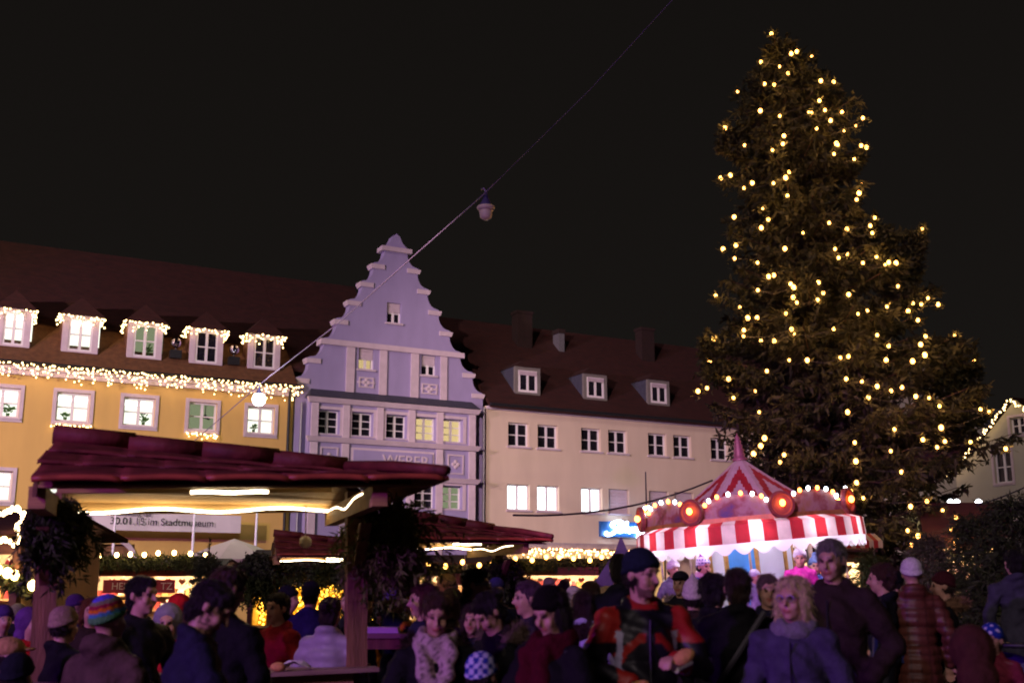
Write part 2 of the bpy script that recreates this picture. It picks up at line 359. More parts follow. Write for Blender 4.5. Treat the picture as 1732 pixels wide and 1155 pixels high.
# banner on the yellow house
bx = lr((118, 866), (396, 903)); bo = empty('banner', P0 + EX*(bx[0]-OX) - NY*.9 + Vector((0, 0, bx[2])), (0, 0, TH), label='long white printed banner across the front of the yellow house', cat='banner')
bw = bx[1]-bx[0]; bh = bx[3]-bx[2]; ban = MB()
for i in range(17):
    for j in range(2): ban.v.append((bw*i/16, .03*math.sin(i*1.1), bh*j))
for i in range(16): ban.f.append((2*i, 2*i+2, 2*i+3, 2*i+1)); ban.m.append(0)
ban.build('cloth', mat('banner_cloth', hx('#c9bfc6'), .9, .05, 2), bo)
ink = mat('ink', (.03, .03, .035), .8)
text('lettering', '30.01.15 im Stadtmuseum', .36, bo, (bw*.52, -.05, bh*.50), (R(90), 0, 0), ink, .002)
text('lettering', 'Ausstellung bis', .26, bo, (bw*.32, -.05, bh*.93), (R(90), 0, 0), ink, .002)
for k, px in enumerate((193, 327, 433)):
    p = at(px, 905, 38); MB().lathe([(.09, 0), (.08, .3), (.05, .32), (.045, 3.9), (.03, 4.4), (.0, 4.42)], 10).build('flag_pole', mat('pole_white', hx('#cfc8d6'), .5), None, True, (p.x, p.y, gz(p.x)), label='slim white flag pole before the yellow house, %s of the three' % ('leftmost', 'middle', 'rightmost')[k], cat='pole', group='white flag poles')
# big pale parasol behind the hut
p = at(395, 945, 36); um = empty('market_parasol', (p.x, p.y, gz(p.x)), label='wide pale market parasol behind the garlanded hut', cat='parasol')
MB().lathe([(0, 3.35), (.7, 3.12), (1.75, 2.68), (1.76, 2.5)], 8).build('canopy', mat('canvas', hx('#b9a8a0'), .9, .06, 2, trans=.2), um); MB().tube([(0, 0, 0), (0, 0, 3.3)], .04).build('pole', wood_post, um)
for k in range(8): MB().tube([(0, 0, 3.28), (1.7*math.cos(k*math.pi/4), 1.7*math.sin(k*math.pi/4), 2.64)], .015, 4).build('rib', wood_post, um)

# ---- lilac gabled house
GX = 4.9
hg = house('gabled_house', -4.9, 'lilac house with tall scalloped step gable and white pilasters')
def gr(a, b, off=0): q = rect(a, b, off); return (q[0]+GX, q[1]+GX, q[2], q[3])
sL, sR = fac(500, 660)[0]+GX+.0, fac(818, 690)[0]+GX
apx = fac(671, 405); cxg = apx[0]+GX; ztop = apx[1]
capsL = [(500, 645), (522, 611), (543, 578), (567, 545), (590, 513), (611, 482), (631, 452), (650, 421)]
capsR = [(816, 668), (802, 634), (778, 600), (762, 564), (744, 529), (725, 493), (709, 458), (692, 425)]
pl = [fac(*p) for p in capsL]; pr_ = [fac(*p) for p in capsR]
hw = [((b[0]-a[0])/2) for a, b in zip(pl, pr_)]; zz = [((b[1]+a[1])/2) for a, b in zip(pl, pr_)]; cs = [((b[0]+a[0])/2)+GX for a, b in zip(pl, pr_)]
cxg = sum(cs)/len(cs)
half = []      # right-hand contour, scalloped
for i in range(len(hw)):
    half.append((hw[i], zz[i]-.12)); half.append((hw[i], zz[i]+.12))
    if i + 1 < len(hw):
        dx = hw[i]-hw[i+1]; dz = zz[i+1]-zz[i]-.24; x0 = hw[i]-.04; z0 = zz[i]+.12
        for t in np.linspace(0, 1, 8):      # concave quarter sweep from one step up to the next
            half.append((hw[i]-.10-(dx-.05)*math.sin(t*math.pi/2), z0 + .05 + (dz-.05)*(1-math.cos(t*math.pi/2))))
zt7 = zz[-1]+.12
half += [(hw[-1]*.85, zt7+.03), (hw[-1]*.5, zt7+.22), (hw[-1]*.28, zt7+.5), (0, zt7+.62)]
outer = [(cxg+x, z) for x, z in half] + [(cxg-x, z) for x, z in half[::-1][1:]]
outer = [(sL, 0), (sR, 0)] + [(min(p[0], sR), p[1]) if i < 3 else p for i, p in enumerate(outer)]
g1 = gr((655, 511), (678, 548)); g2 = gr((607, 588), (632, 626)); g3 = gr((713, 600), (737, 636))
wall(hg, outer, [g1, g2, g3], stucco_lilac, 0, .45)
for i in range(len(hw)):      # white step caps
    if i in (2,): continue
    if i == len(hw)-1:
        MB().box(cxg-hw[i]-.12, cxg+hw[i]+.12, -.12, .5, zz[i]-.11, zz[i]+.09).build('step_cap', trim_white, hg); continue
    w_ = .55
    for sg in (-1, 1):
        xa = cxg+sg*(hw[i]+.08); xb = cxg+sg*(hw[i]-w_)
        MB().prism([(xa, zz[i]+.09), (xa, zz[i]+.02), (xa-sg*.06, zz[i]-.11), (xb, zz[i]-.11), (xb, zz[i]+.09)][::sg], -.055, .47).build('step_cap', trim_white, hg)
MB().box(cxg-hw[2]-.1, cxg+hw[2]+.1, -.13, .5, zz[2]-.13, zz[2]+.10).build('cornice', trim_white, hg)
zc2 = zz[2]-.135
BY = -.40
cb = gr((524, 668), (806, 697), BY); bz = (fac(524, 668, BY)[1] + fac(806, 697, BY)[1])/2; b0, b1 = fac(524, 680, BY)[0]+GX, fac(806, 697, BY)[0]+GX
zsl = bz + .42
for a_, b_ in (((586, 600), (598, 660)), ((642, 600), (653, 660)), ((695, 600), (707, 665)), ((745, 600), (755, 670))):
    q = gr(a_, b_); MB().box(q[0], q[1], -.07, -.002, zsl-.02, zc2).build('pilaster', trim_white, hg)
window(hg, g1, .16, 2, 2, None, .06, shutter=.46); window(hg, g2, .16, 2, 2, room_warm, .06, shutter=.5); window(hg, g3, .16, 2, 2, None, .06, shutter=.46)
def panel(r, y=-.002, dia=True):
    x0, x1, z0, z1 = r; t = .06
    o = MB().prism(box_pts(r), y-.04, y, [box_pts((x0+t, x1-t, z0+t, z1-t))]).build('ornament_panel', trim_white, hg)
    if dia:
        xm, zm = (x0+x1)/2, (z0+z1)/2; b = MB()
        for k in range(4):
            a = k*math.pi/2; b.ell((xm+.11*math.cos(a), y-.015, zm+.11*math.sin(a)), (.09, .03, .09), 8, 5)
        for sx in (-1, 1):
            if x1-x0 > 1.02*(z1-z0): b.ell((xm+sx*.28, y-.015, zm), (.14, .025, .05), 8, 5)
        b.build('rosette', trim_white, o)
panel(gr((607, 637), (632, 657))); panel(gr((713, 648), (739, 668)))
# projecting bay
bw_ = [gr(a, b, BY) for a, b in (((543.7, 691), (568.5, 734)), ((601.5, 696.5), (625, 738)), ((659.5, 701.5), (682, 741.5)), ((709, 705), (732, 745)), ((757, 709), (775.5, 748)))]
za = sum(w[2] for w in bw_)/5; zb_ = sum(w[3] for w in bw_)/5; wd = .92
bw_ = [((w[0]+w[1])/2-wd/2, (w[0]+w[1])/2+wd/2, za, zb_) for w in bw_]
lw = [((w[0]+w[1])/2-wd/2, (w[0]+w[1])/2+wd/2, za-2.85, zb_-2.85) for w in bw_]
MB().prism([(b0, .1), (b1, .1), (b1, bz-.01), (b0, bz-.01)], BY, -.003, [box_pts(w) for w in bw_ + lw]).build('bay', stucco_lilac, hg)
for i, w in enumerate(bw_ + lw):
    window(hg, w, -.12, 2, 3, room_warm if i in (3, 4) else (room_green if i == 9 else None), .05, .035, sill=False, rb=.10)
    x0, x1, z0, z1 = w; MB().prism([(x0-.16, z0-.06), (x1+.16, z0-.06), (x1+.16, z1+.14), (x0-.16, z1+.14)], BY-.035, BY-.002, [box_pts((x0-.02, x1+.02, z0-.02, z1+.02))]).build('window_surround', trim_white, hg)
cw = [(w[0]+w[1])/2 for w in bw_]
pil = [b0+.22] + [(cw[i]+cw[i+1])/2 for i in range(4)] + [b1-.22]
zcor = za - .22
for x in pil:
    MB().box(x-.145, x+.145, BY-.09, BY-.002, zcor+.09, bz-.22).build('pilaster', trim_white, hg)
    if x in (pil[0], pil[1], pil[4], pil[5]): MB().box(x-.15, x+.15, BY-.09, BY-.002, zcor-1.33, zcor-.15).build('pilaster', trim_white, hg)
    MB().box(x-.15, x+.15, BY-.09, BY-.002, .1, zcor-1.58).build('pilaster', trim_white, hg)
def corn(z, h=.20):
    MB().add([(b0-.05, BY-.003, z-h/2), (b1+.05, BY-.003, z-h/2), (b1+.05, BY-.12, z-h/2), (b0-.05, BY-.12, z-h/2), (b0-.14, BY-.003, z+h/2), (b1+.14, BY-.003, z+h/2), (b1+.14, BY-.24, z+h/2), (b0-.14, BY-.24, z+h/2)],
             [(0, 3, 2, 1), (4, 5, 6, 7), (0, 1, 5, 4), (1, 2, 6, 5), (2, 3, 7, 6), (3, 0, 4, 7)]).build('cornice', trim_white, hg)
corn(bz-.10); corn(zcor-.03); corn(zcor-1.45)
MB().add([(b0-.1, BY-.24, bz+.022), (b1+.1, BY-.24, bz+.022), (b1-.05, -.004, zsl), (b0+.15, -.004, zsl), (b0-.1, -.004, bz+.022), (b1+.1, -.004, bz+.022)], [(0, 1, 2, 3), (0, 3, 4), (1, 5, 2), (0, 4, 5, 1)]).build('canopy_roof', slate, hg)
zs_ = zcor-.74
for i in range(5):
    x0, x1 = pil[i]+.24, pil[i+1]-.24
    if i in (0, 4): panel(((x0+x1)/2-.38, (x0+x1)/2+.38, zs_-.42, zs_+.42), BY-.002)
sp = ((pil[1]+.26), pil[4]-.26, zs_-.46, zs_+.46); x0, x1, z0, z1 = sp; 
so = MB().prism(box_pts(sp), BY-.05, BY-.002, [box_pts((x0+.09, x1-.09, z0+.09, z1-.09))]).build('sign_panel', trim_white, hg)
MB().box(x0+.092, x1-.092, BY-.092, BY-.003, z0+.092, z1-.092).build('sign_field', stucco_lilac, so)
text('lettering', 'WEBER', .66, so, (x1-1.30, BY-.11, (z0+z1)/2-.02), (R(90), 0, 0), trim_white, .02)
rg = MB().add([(sL+.1, .46, 9.8), (sR-.1, .46, 9.8), (cxg, .46, ztop-1.4), (sL+.1, 12, 9.8), (sR-.1, 12, 9.8), (cxg, 12, ztop-1.4)], [(0, 1, 2), (0, 2, 5, 3), (1, 4, 5, 2), (3, 5, 4)]).build('roof', roof_red, hg)
MB().tube([(sR-.03, -.10, 9.5), (sR-.03, -.10, .2)], .055, 8).build('downpipe', metal_grey, hg)
MB().tube([(sL+.25, -.10, 9.1), (sL+.25, -.10, .2)], .05, 8).build('lightning_rod', metal_grey, hg)

# ---- cream house on the right
RX = -8.0
hc = house('cream_house', 8.0, 'plain cream house with dark red roof, three dormers and blue neon sign')
def rr(a, b, off=0): q = rect(a, b, off); return (q[0]+RX, q[1]+RX, q[2], q[3])
cS0, cS1 = -.5+RX, 22+RX; zec = 9.62
up = [rr((860.5, 716.5), (894, 757)), rr((910.5, 719.5), (943, 760)), rr((984.5, 723.5), (1015, 764.5)), rr((1030, 727), (1060, 768)), rr((1097.5, 731), (1126.5, 771)), rr((1139.5, 734), (1169, 774.5)), rr((1202, 738), (1232, 777))]
ww = 1.06; zu0 = sum(w[2] for w in up)/7; zu1 = sum(w[3] for w in up)/7
cx_ = [(w[0]+w[1])/2 for w in up]; cx_.append(cx_[6]+(cx_[5]-cx_[4])); cx_ += [cx_[6]+3.8, cx_[7]+3.8]
up = [(c-ww/2, c+ww/2, zu0, zu1) for c in cx_]; lo = [(c-ww/2-.03, c+ww/2+.03, zu0-2.80, zu1-2.74) for c in cx_]
shop = (.2+RX, 9.2+RX, .2, 3.35)
wall(hc, [(cS0, 0), (cS1, 0), (cS1, zec), (cS0, zec)], up + lo + [shop], stucco_cream, 0, .36)
for w in up: window(hc, w, .20, 2, 2, None, .07)
for i, w in enumerate(lo): window(hc, w, .20, 2, 1 if i < 3 else 2, room_white if i in (0, 1, 2) else None, .06, sill=True, shutter=0 if i in (0, 1, 2) else .96)
MB().box(cS0, cS1, -.14, -.002, zec-.16, zec-.02).build('cornice', trim_white, hc)
MB().tube([(cS0, -.40, zec+.02), (cS1, -.40, zec+.02)], .075, 8).build('gutter', metal_dark, hc)
_, rzc = fac(960, 562, 5.6)
rc = roof(hc, cS0, cS1, zec+.04, 5.6, rzc, roof_red)
for k, (xa, xb, yt, yb) in enumerate(((871, 914, 619, 668), (987, 1027, 631, 677), (1095, 1133, 641, 686))):
    off = .35
    for it in range(12):     # front stands where the roof slope meets its foot
        q = rr((xa, yt), (xb, yb), off); off += .5*((q[2]-.03-zec-.04)/((rzc-zec-.04)/5.98)-.38-off)
    s0, s1, z0, z1 = q[0], q[1], q[2]-.06, q[3]
    r_ = (s0+.17, s1-.17, z0+.13, z1-.16)
    f = MB().prism(box_pts((s0, s1, z0, z1)), off, off+.14, [box_pts(r_)]).build('dormer', mat('dormer_grey', hx('#6f6a66'), .8, .1), hc)
    MB().box(s0, s0+.1, off+.142, 3.2, z0, z1).box(s1-.1, s1, off+.142, 3.2, z0, z1).build('dormer_cheek', slate, f)
    MB().add([(s0-.05, off-.10, z1), (s1+.05, off-.10, z1), (s1+.05, 3.6, z1), (s0-.05, 3.6, z1), ((s0+s1)/2, off+.5, z1+.42), ((s0+s1)/2, 3.6, z1+.42)], [(0, 1, 4), (1, 2, 5, 4), (3, 0, 4, 5), (2, 3, 5), (3, 2, 1, 0)]).build('dormer_roof', roof_red, f)
    window(f, r_, off+.03, 2, 1, None, .10, sill=False, shutter=.2)
brick_m = mat('chimney_brick', (.018, .007, .006), .9, .3, 6, .4, 14)
for px, y0, y1, w in ((883, 529, 566, .42), (1091, 557, 592, .40), (945, 562, 575, .16)):
    q = fac(px, y1, 4.2); t = fac(px, y0, 4.2)
    ch = MB().box(q[0]+RX-w, q[0]+RX+w, 3.9, 4.5, q[1]-1, t[1]).build('chimney', brick_m if w > .3 else metal_grey, rc)
    MB().box(q[0]+RX-w-.05, q[0]+RX+w+.05, 3.85, 4.55, t[1]-.12, t[1]+.02 if w > .3 else t[1]+.1).build('chimney_cap', brick_m, ch)
# shop front: sparkling window display
MB().box(shop[0], shop[1], .5, .52, .2, 3.35).build('shop_interior', emat('shop_glow', (1, .55, .22), .9), hc)
for k in range(4):
    x = shop[0] + (k+.03)*2.25; MB().box(x, x+2.15, .18, .2, .3, 3.25).build('shop_window', glassmat(), hc)
MB().box(shop[0]-.2, shop[1]+.2, -1.1, -.002, 3.42, 3.66).build('shop_canopy', mat('canopy_grey', hx('#9a9096'), .7), hc)
# neon sign
nb = rr((1015, 881), (1098, 909), -.3); no = empty('neon_sign', L2W(hc, (nb[0], -.3, nb[2])), (0, 0, TH), label='blue shop sign board with glowing white cursive neon lettering', cat='sign')
nw, nh = nb[1]-nb[0], nb[3]-nb[2]
MB().box(0, nw, .0, .12, 0, nh).build('board', mat('sign_blue', (.02, .10, .30), .4, .15, 3), no)
cur = [[(.33,.86),(.42,.97),(.36,1.04),(.25,.98),(.18,.80),(.24,.62),(.27,.42),(.20,.18),(.10,.08),(.05,.16),(.08,.24)],
       [(.40,.62),(.35,.66),(.31,.50),(.33,.34),(.40,.36),(.46,.62),(.50,.92),(.52,.98),(.50,.80),(.46,.32),(.50,.56),(.545,.60),(.55,.36),(.58,.34),(.61,.52),(.645,.56),(.655,.36),(.67,.52),(.70,.60),(.715,.36),(.73,.54),(.755,.58),(.765,.34),(.80,.44)],
       [(.79,.60),(.775,.30),(.755,-.02),(.74,.0)], [(.79,.54),(.825,.62),(.85,.48),(.83,.34),(.79,.36)],
       [(.86,.36),(.89,.56),(.92,.84),(.96,.96),(1.0,.90),(.975,.80)], [(.915,.80),(.90,.40),(.875,.14),(.85,.16),(.87,.30),(.93,.52)]]
nm_ = MB()
for st in cur:
    sm = []
    for i in range(len(st)-1):
        p_ = [Vector(st[max(i-1, 0)]), Vector(st[i]), Vector(st[i+1]), Vector(st[min(i+2, len(st)-1)])]
        for t in np.linspace(0, 1, 5)[:-1]:
            sm.append(.5*((2*p_[1]) + (-p_[0]+p_[2])*t + (2*p_[0]-5*p_[1]+4*p_[2]-p_[3])*t*t + (-p_[0]+3*p_[1]-3*p_[2]+p_[3])*t**3))
    sm.append(Vector(st[-1])); nm_.tube([(nw*(.04+.93*p.x), -.10, nh*(.04+.92*p.y)) for p in sm], .075, 8)
nm_.build('lettering', emat('neon_white', (.55, .74, 1.0), 16), no)

# ---- far right: pale house with a lit gable, and neighbours behind the tree
hx_ = empty('pale_corner_house', (0, 0, 0), label='pale grey corner house with light chain along its gable, far right', cat='building')
ap = at(1717, 676, 46); hx_.location = (ap.x, ap.y, 0); hx_.rotation_euler = (0, 0, R(-62)); zap = ap.z
hwid = 3.3; ev = at(1680, 788, 46).z
holes = [(-1.3, -.45, ev-.6, ev+.7), (.45, 1.3, ev-.6, ev+.7), (-.35, .35, ev+1.3, ev+2.0), (-2.4, -1.5, ev-3.6, ev-2.2), (-.5, .4, ev-3.6, ev-2.2)]
MB().prism([(-hwid, 0), (hwid, 0), (hwid, ev), (0, zap), (-hwid, ev)], 0, .35, [box_pts(h) for h in holes]).build('wall', stucco_grey, hx_)
for h in holes: window(hx_, h, .14, 2, 2, None, .06); surround(hx_, h, trim_white, .1)
MB().box(-hwid, -hwid+.3, .352, 9, 0, ev).build('side_wall', stucco_grey, hx_)
MB().add([(-hwid-.2, -.15, ev-.12), (0, -.15, zap+.1), (hwid+.2, -.15, ev-.12), (-hwid-.2, 9, ev-.12), (0, 9, zap+.1), (hwid+.2, 9, ev-.12)], [(0, 1, 4, 3), (1, 2, 5, 4), (0, 3, 4, 1), (1, 4, 5, 2)]).build('roof', roof_red, hx_)
lp = [L2W(hx_, p) for p in ((-hwid-.3, -.3, ev-.2), (-hwid*.5, -.3, (ev+zap)/2), (0, -.3, zap+.05), (hwid*.5, -.3, (ev+zap)/2), (hwid+.3, -.3, ev-.2))]
icicles('light chain along the gable edge of the pale corner house', lp, .22, dens=26, jit=.08)
p = at(1652, 850, 52); nh_ = empty('pale_annex_house', (p.x, p.y, 0), (0, 0, R(20)), label='low pale house seen between the big tree and the lit gable', cat='building')
MB().box(-3, 2.2, 0, 5, 0, at(1650, 790, 52).z).build('wall', stucco_grey, nh_)
MB().add([(-3.2, -.3, at(1650, 790, 52).z), (2.4, -.3, at(1650, 790, 52).z), (2.4, 2.5, 9.4), (-3.2, 2.5, 9.4), (2.4, 5.3, 6.5), (-3.2, 5.3, 6.5)], [(0, 1, 2, 3), (3, 2, 4, 5), (0, 3, 5), (1, 4, 2)]).build('roof', roof_red, nh_)
for k in range(3): MB().box(-2.4+k*1.5, -1.5+k*1.5, -.05, -.003, 1.2, 2.6).build('shop_window', emat('cold_window', (.85, .95, 1), 1.2), nh_)
p = at(1700, 625, 75); ch_ = empty('dark_roofed_house', (p.x+6, p.y+14, 0), (0, 0, R(-10)), label='large dark roofed building rising behind the pale corner house', cat='building')
z_ = p.z; MB().add([(-9, 0, 6), (16, 0, 6), (16, 6, z_+1.2), (-7, 6, z_), (-9, 12, 6), (16, 12, 6)], [(0, 1, 2, 3), (3, 2, 5, 4), (0, 3, 4), (1, 5, 2)]).build('roof', slate, ch_); MB().box(-8.5, 15.5, .4, 11.6, 0, 6).build('wall', stucco_grey, ch_)
p = at(1568, 590, 60); th_ = empty('pale_gable_house', (p.x, p.y, 0), (0, 0, R(28)), label='pale gable glimpsed through a gap in the big tree', cat='building')
MB().prism([(-4, 0), (4, 0), (4, p.z-3.2), (0, p.z), (-4, p.z-3.2)], 0, 6).build('wall', stucco_grey, th_)
MB().add([(-4.2, -.2, p.z-3.3), (0, -.2, p.z+.06), (4.2, -.2, p.z-3.3), (-4.2, 6.2, p.z-3.3), (0, 6.2, p.z+.06), (4.2, 6.2, p.z-3.3)], [(0, 1, 4, 3), (1, 2, 5, 4)]).build('roof', roof_red, th_)
# ------------------------------------------------------------------ street lamps on the span wire
wp = [at(300, 770, 42), at(455, 637, 36), at(572, 547, 31), at(700, 433, 25), at(815, 332, 20.5), at(1000, 150, 16.5), at(1145, -8, 14), at(1500, -420, 9)]
sw = MB(); sm = []
for a, b in zip(wp[:-1], wp[1:]): sm += [a.lerp(b, t) for t in (0, .25, .5, .75)]
o0 = wp[4]
sw.tube([p - o0 for p in sm + [wp[-1]]], [.015]*17 + [.004]*(len(sm)-16), 6).build('span_wire', mat('wire_violet_lit', (.16, .11, .20), .6), None, False, o0, label='long sagging span wire carrying the street lamps across the square', cat='cable')  # violet light on the wire is put into its colour
milk = mat('milk_glass', hx('#d9cbb9'), .35, .08, 8, trans=.3)
def street_lamp(P, lit, label):
    o = empty('street_lamp', P, label=label, cat='street lamp', group='street lamps on the span wire')
    MB().lathe([(.0, .02), (.03, .0), (.04, -.10), (.09, -.22), (.12, -.26), (.12, -.30)], 16).build('housing', mat('lamp_blue', (.05, .04, .12), .5), o, True)
    MB().lathe([(.10, -.302), (.17, -.303), (.175, -.335), (.15, -.375), (.125, -.385)], 16).build('rim', milk if not lit else emat('lamp_lit', (.93, 1.0, .82), 26), o, True)
    MB().lathe([(.124, -.387), (.12, -.46), (.11, -.52), (.06, -.56), (.0, -.565)], 16).build('globe', milk if not lit else emat('lamp_lit', (.93, 1.0, .82), 26), o, True)
    if lit: MB().ell((0, 0, -.45), (.21, .21, .21), 16, 10).build('glow_ball', emat('lamp_lit', (.93, 1.0, .82), 26), o, True)  # lit lamp only: its glow shaped as a solid ball
    MB().tube([(0, 0, 0), (-.05, -.02, .06), (-.09, -.02, .03)], .018).build('hook', metal_grey, o)
street_lamp(at(822, 324, 20.5), False, 'unlit street lamp hanging high on the wire above the square')
street_lamp(at(439, 652, 36), True, 'glowing round street lamp in front of the yellow house')
pl_ = bpy.data.lights.new('street_lamp_light', 'POINT'); po = bpy.data.objects.new('street_lamp_light', pl_); C.objects.link(po)
pl_.energy = 420; pl_.color = (.95, 1, .85); pl_.shadow_soft_size = .3; po.location = at(439, 672, 36) + Vector((.1, -.7, -.45))
def wire(name, pts, label, r=.012):
    o0 = Vector(pts[0]); MB().tube([Vector(p) - o0 for p in pts], r, 5).build(name, cable, None, False, o0, label=label, cat='cable')
def sag(a, b, d, n=10): return [a.lerp(b, t) - Vector((0, 0, d*4*t*(1-t))) for t in np.linspace(0, 1, n)]
wire('power_cable', sag(at(868, 871, 16.6), at(1205, 812, 19.5), .18), 'dark cable sloping up from the middle stall roof to the carousel', .016)
wire('power_cable', sag(at(1652, 854, 22), at(1780, 800, 22), .05), 'dark cable at the right edge above the red roofed hut', .014)
p = at(1094, 880, 22); MB().lathe([(.03, 0), (.02, 2.5), (.012, at(1094, 798, 22).z - gz(p.x)), (0, at(1094, 797, 22).z - gz(p.x))], 6).build('thin_mast', metal_dark, None, False, (p.x, p.y, gz(p.x)), label='thin dark mast left of the carousel roof', cat='mast')

# ------------------------------------------------------------------ conifers
def blades(P, D, L, Wd, out):   # arrays of points, directions, lengths -> kite quads
    n = len(P); D = D / np.linalg.norm(D, axis=1, keepdims=True)
    r = rng.normal(size=(n, 3)); T = np.cross(D, r); T /= np.linalg.norm(T, axis=1, keepdims=True) + 1e-9
    L = L[:, None]; Wd = np.broadcast_to(np.asarray(Wd, float), (n,))[:, None]
    out.append(np.stack([P, P + D*L*.45 + T*Wd, P + D*L, P + D*L*.45 - T*Wd], 1))
def quads_obj(name, arrs, m, parent, **tags):
    V = np.concatenate(arrs).reshape(-1, 3); n = len(V)//4
    me = bpy.data.meshes.new(name); me.vertices.add(len(V)); me.vertices.foreach_set('co', V.astype(np.float32).ravel())
    me.loops.add(n*4); me.loops.foreach_set('vertex_index', np.arange(n*4, dtype=np.int32)); me.polygons.add(n)
    me.polygons.foreach_set('loop_start', np.arange(0, n*4, 4, dtype=np.int32)); me.polygons.foreach_set('loop_total', np.full(n, 4, np.int32))
    me.materials.append(m); me.update(); me.validate()
    return inst(name, me, parent, **tags)
def branch(base, d, length, out, bs, twig_step, bl, bw, droop=.25, per=7):
    # one bough: a curved axis with side twigs that carry needle tufts
    n = max(3, int(length / twig_step)); side = np.cross(d, [0, 0, 1.]); side /= np.linalg.norm(side) + 1e-9
    t = (np.arange(n) + rng.uniform(0, .8, n)) / n
    ax = base + d*(t*length)[:, None]; ax[:, 2] += length*(-droop*t*1.1 + droop*1.15*t**2.4) 
    bs.append([tuple(base)] + [tuple(ax[i]) for i in np.linspace(0, n-1, 4).astype(int)])
    for sg in (-1, 1):
        tl = (.20 + .30*length*(1-t)*.8 + .12*length*np.sin(t*3.1)*.5) * rng.uniform(.7, 1.25, n)
        td = d*.75 + side*sg*.9; td = np.repeat(td[None], n, 0) + rng.normal(0, .18, (n, 3)); td[:, 2] -= .22
        td /= np.linalg.norm(td, axis=1, keepdims=True)
        for k in range(per):
            f = (k + rng.uniform(0, 1, n)) / per
            P = ax + td*(tl*f)[:, None]; P[:, 2] -= .10*tl*f
            D = td + rng.normal(0, .55, (n, 3)); D[:, 2] -= .12
            blades(P, D, bl*rng.uniform(.7, 1.3, n), bw*rng.uniform(.8, 1.2, n), out)
            D = td*.4 + rng.normal(0, .6, (n, 3)); D[:, 2] -= .5    # hanging tufts under the bough
            blades(P, D, bl*rng.uniform(.7, 1.5, n), bw, out)
def cone_tree(out, bs, base, top, prof, step, nper, bl, bw, twig, upturn=0.0, per=7):
    base = np.array(base, float); top = np.array(top, float); H = top[2]-base[2]; h = step*.5; k = 0
    while h < H:
        f = h/H; c = base + (top-base)*f; nb = max(4, int(nper*(1-.55*f)))
        for j in range(nb):
            a = 2*math.pi*(j + rng.uniform(-.35, .35))/nb + k*1.7
            L = prof(base[2]+h, a) * rng.uniform(.74, 1.08)
            if L < .12: continue
            el = -.10 + .5*f + rng.uniform(-.12, .12) + upturn
            d = np.array([math.cos(a)*math.cos(el), math.sin(a)*math.cos(el), math.sin(el)])
            branch(c, d, L/max(.5, math.cos(el)), out, bs, twig, bl, bw, droop=.30*(1-f), per=per)
        h += step*(1.15-.55*f)*rng.uniform(.85, 1.15); k += 1
    # leader
    n = 60; t = rng.uniform(0, 1, n); P = top[None] - np.array([0, 0, 1.0])*(t*.9)[:, None]*min(1, H/8); D = rng.normal(0, .6, (n, 3)); D[:, 2] += .9
    blades(P, D, np.full(n, bl), bw, out)

TD = 28.0
edge = [(57, 1305, 1312), (100, 1283, 1378), (150, 1245, 1418), (215, 1228, 1462), (300, 1218, 1478), (370, 1228, 1488), (430, 1222, 1508), (500, 1208, 1560), (570, 1203, 1590), (610, 1196, 1625), (660, 1178, 1660), (720, 1190, 1680), (770, 1215, 1690), (830, 1260, 1660), (900, 1300, 1640), (960, 1330, 1600)]
ez = np.array([at(1430, e[0], TD).z for e in edge])[::-1]
el_ = np.array([at(e[1], e[0], TD).x for e in edge])[::-1]; er_ = np.array([at(e[2], e[0], TD).x for e in edge])[::-1]
ttop = at(1308, 52, TD); tb = at(1425, 1000, TD); tbx = tb.x; TG = gz(tbx)
def taxis(z): f = (z-TG)/(ttop.z-TG); return tbx + (ttop.x-tbx)*f
def tprof(z, a):
    zz_ = max(z, ez[0]); l = taxis(z)-np.interp(zz_, ez, el_); r = np.interp(zz_, ez, er_)-taxis(z); c = math.cos(a)
    m = (l+r)/2; v = m + (r-m)*max(c, 0)**.7 + (l-m)*max(-c, 0)**.7
    return max(.1, (v-.30)*(1.0 + .10*math.sin(3*a+z*1.7)))
xt = empty('christmas_tree', (tbx, TD, TG), label='tall spruce christmas tree hung with warm lights behind the carousel', cat='tree')
out = []; bs = []
cone_tree(out, bs, (0, 0, 1.1), (ttop.x-tbx, 0, ttop.z-TG), lambda z, a: tprof(z+TG, a), .50, 17, .20, .034, .18, per=6)
for (xa, ya, xb, yb, rad) in ((1508, 530, 1561, 380, .55), (1590, 700, 1616, 562, .60), (1612, 760, 1650, 600, .6), (1500, 470, 1480, 360, .5), (1240, 260, 1228, 208, .35), (1215, 640, 1196, 560, .45)):
    a = at(xa, ya, TD-.3); b = at(xb, yb, TD-.3)
    cone_tree(out, bs, (a.x-tbx, -.3, a.z-TG), (b.x-tbx, -.3, b.z-TG), lambda z, an, a=a, b=b, rad=rad: rad*(1.05-(z-(a.z-TG))/(b.z-a.z)), .20, 9, .15, .028, .12, .35, per=4)
quads_obj('crown', out, needle, xt)
tr = MB(); hh = ttop.z-TG
tr.tube([((taxis(TG+hh*f)-tbx), 0, hh*f) for f in np.linspace(0, .99, 9)], [.24*(1-f)+.02 for f in np.linspace(0, .99, 9)], 10).build('trunk', bark, xt)
lb = MB()
for q in bs[::1]:
    if np.linalg.norm(np.array(q[-1])-np.array(q[0])) > .8: lb.tube(q, [.035, .03, .024, .016, .008][:len(q)], 4)
lb.build('boughs', bark, xt)
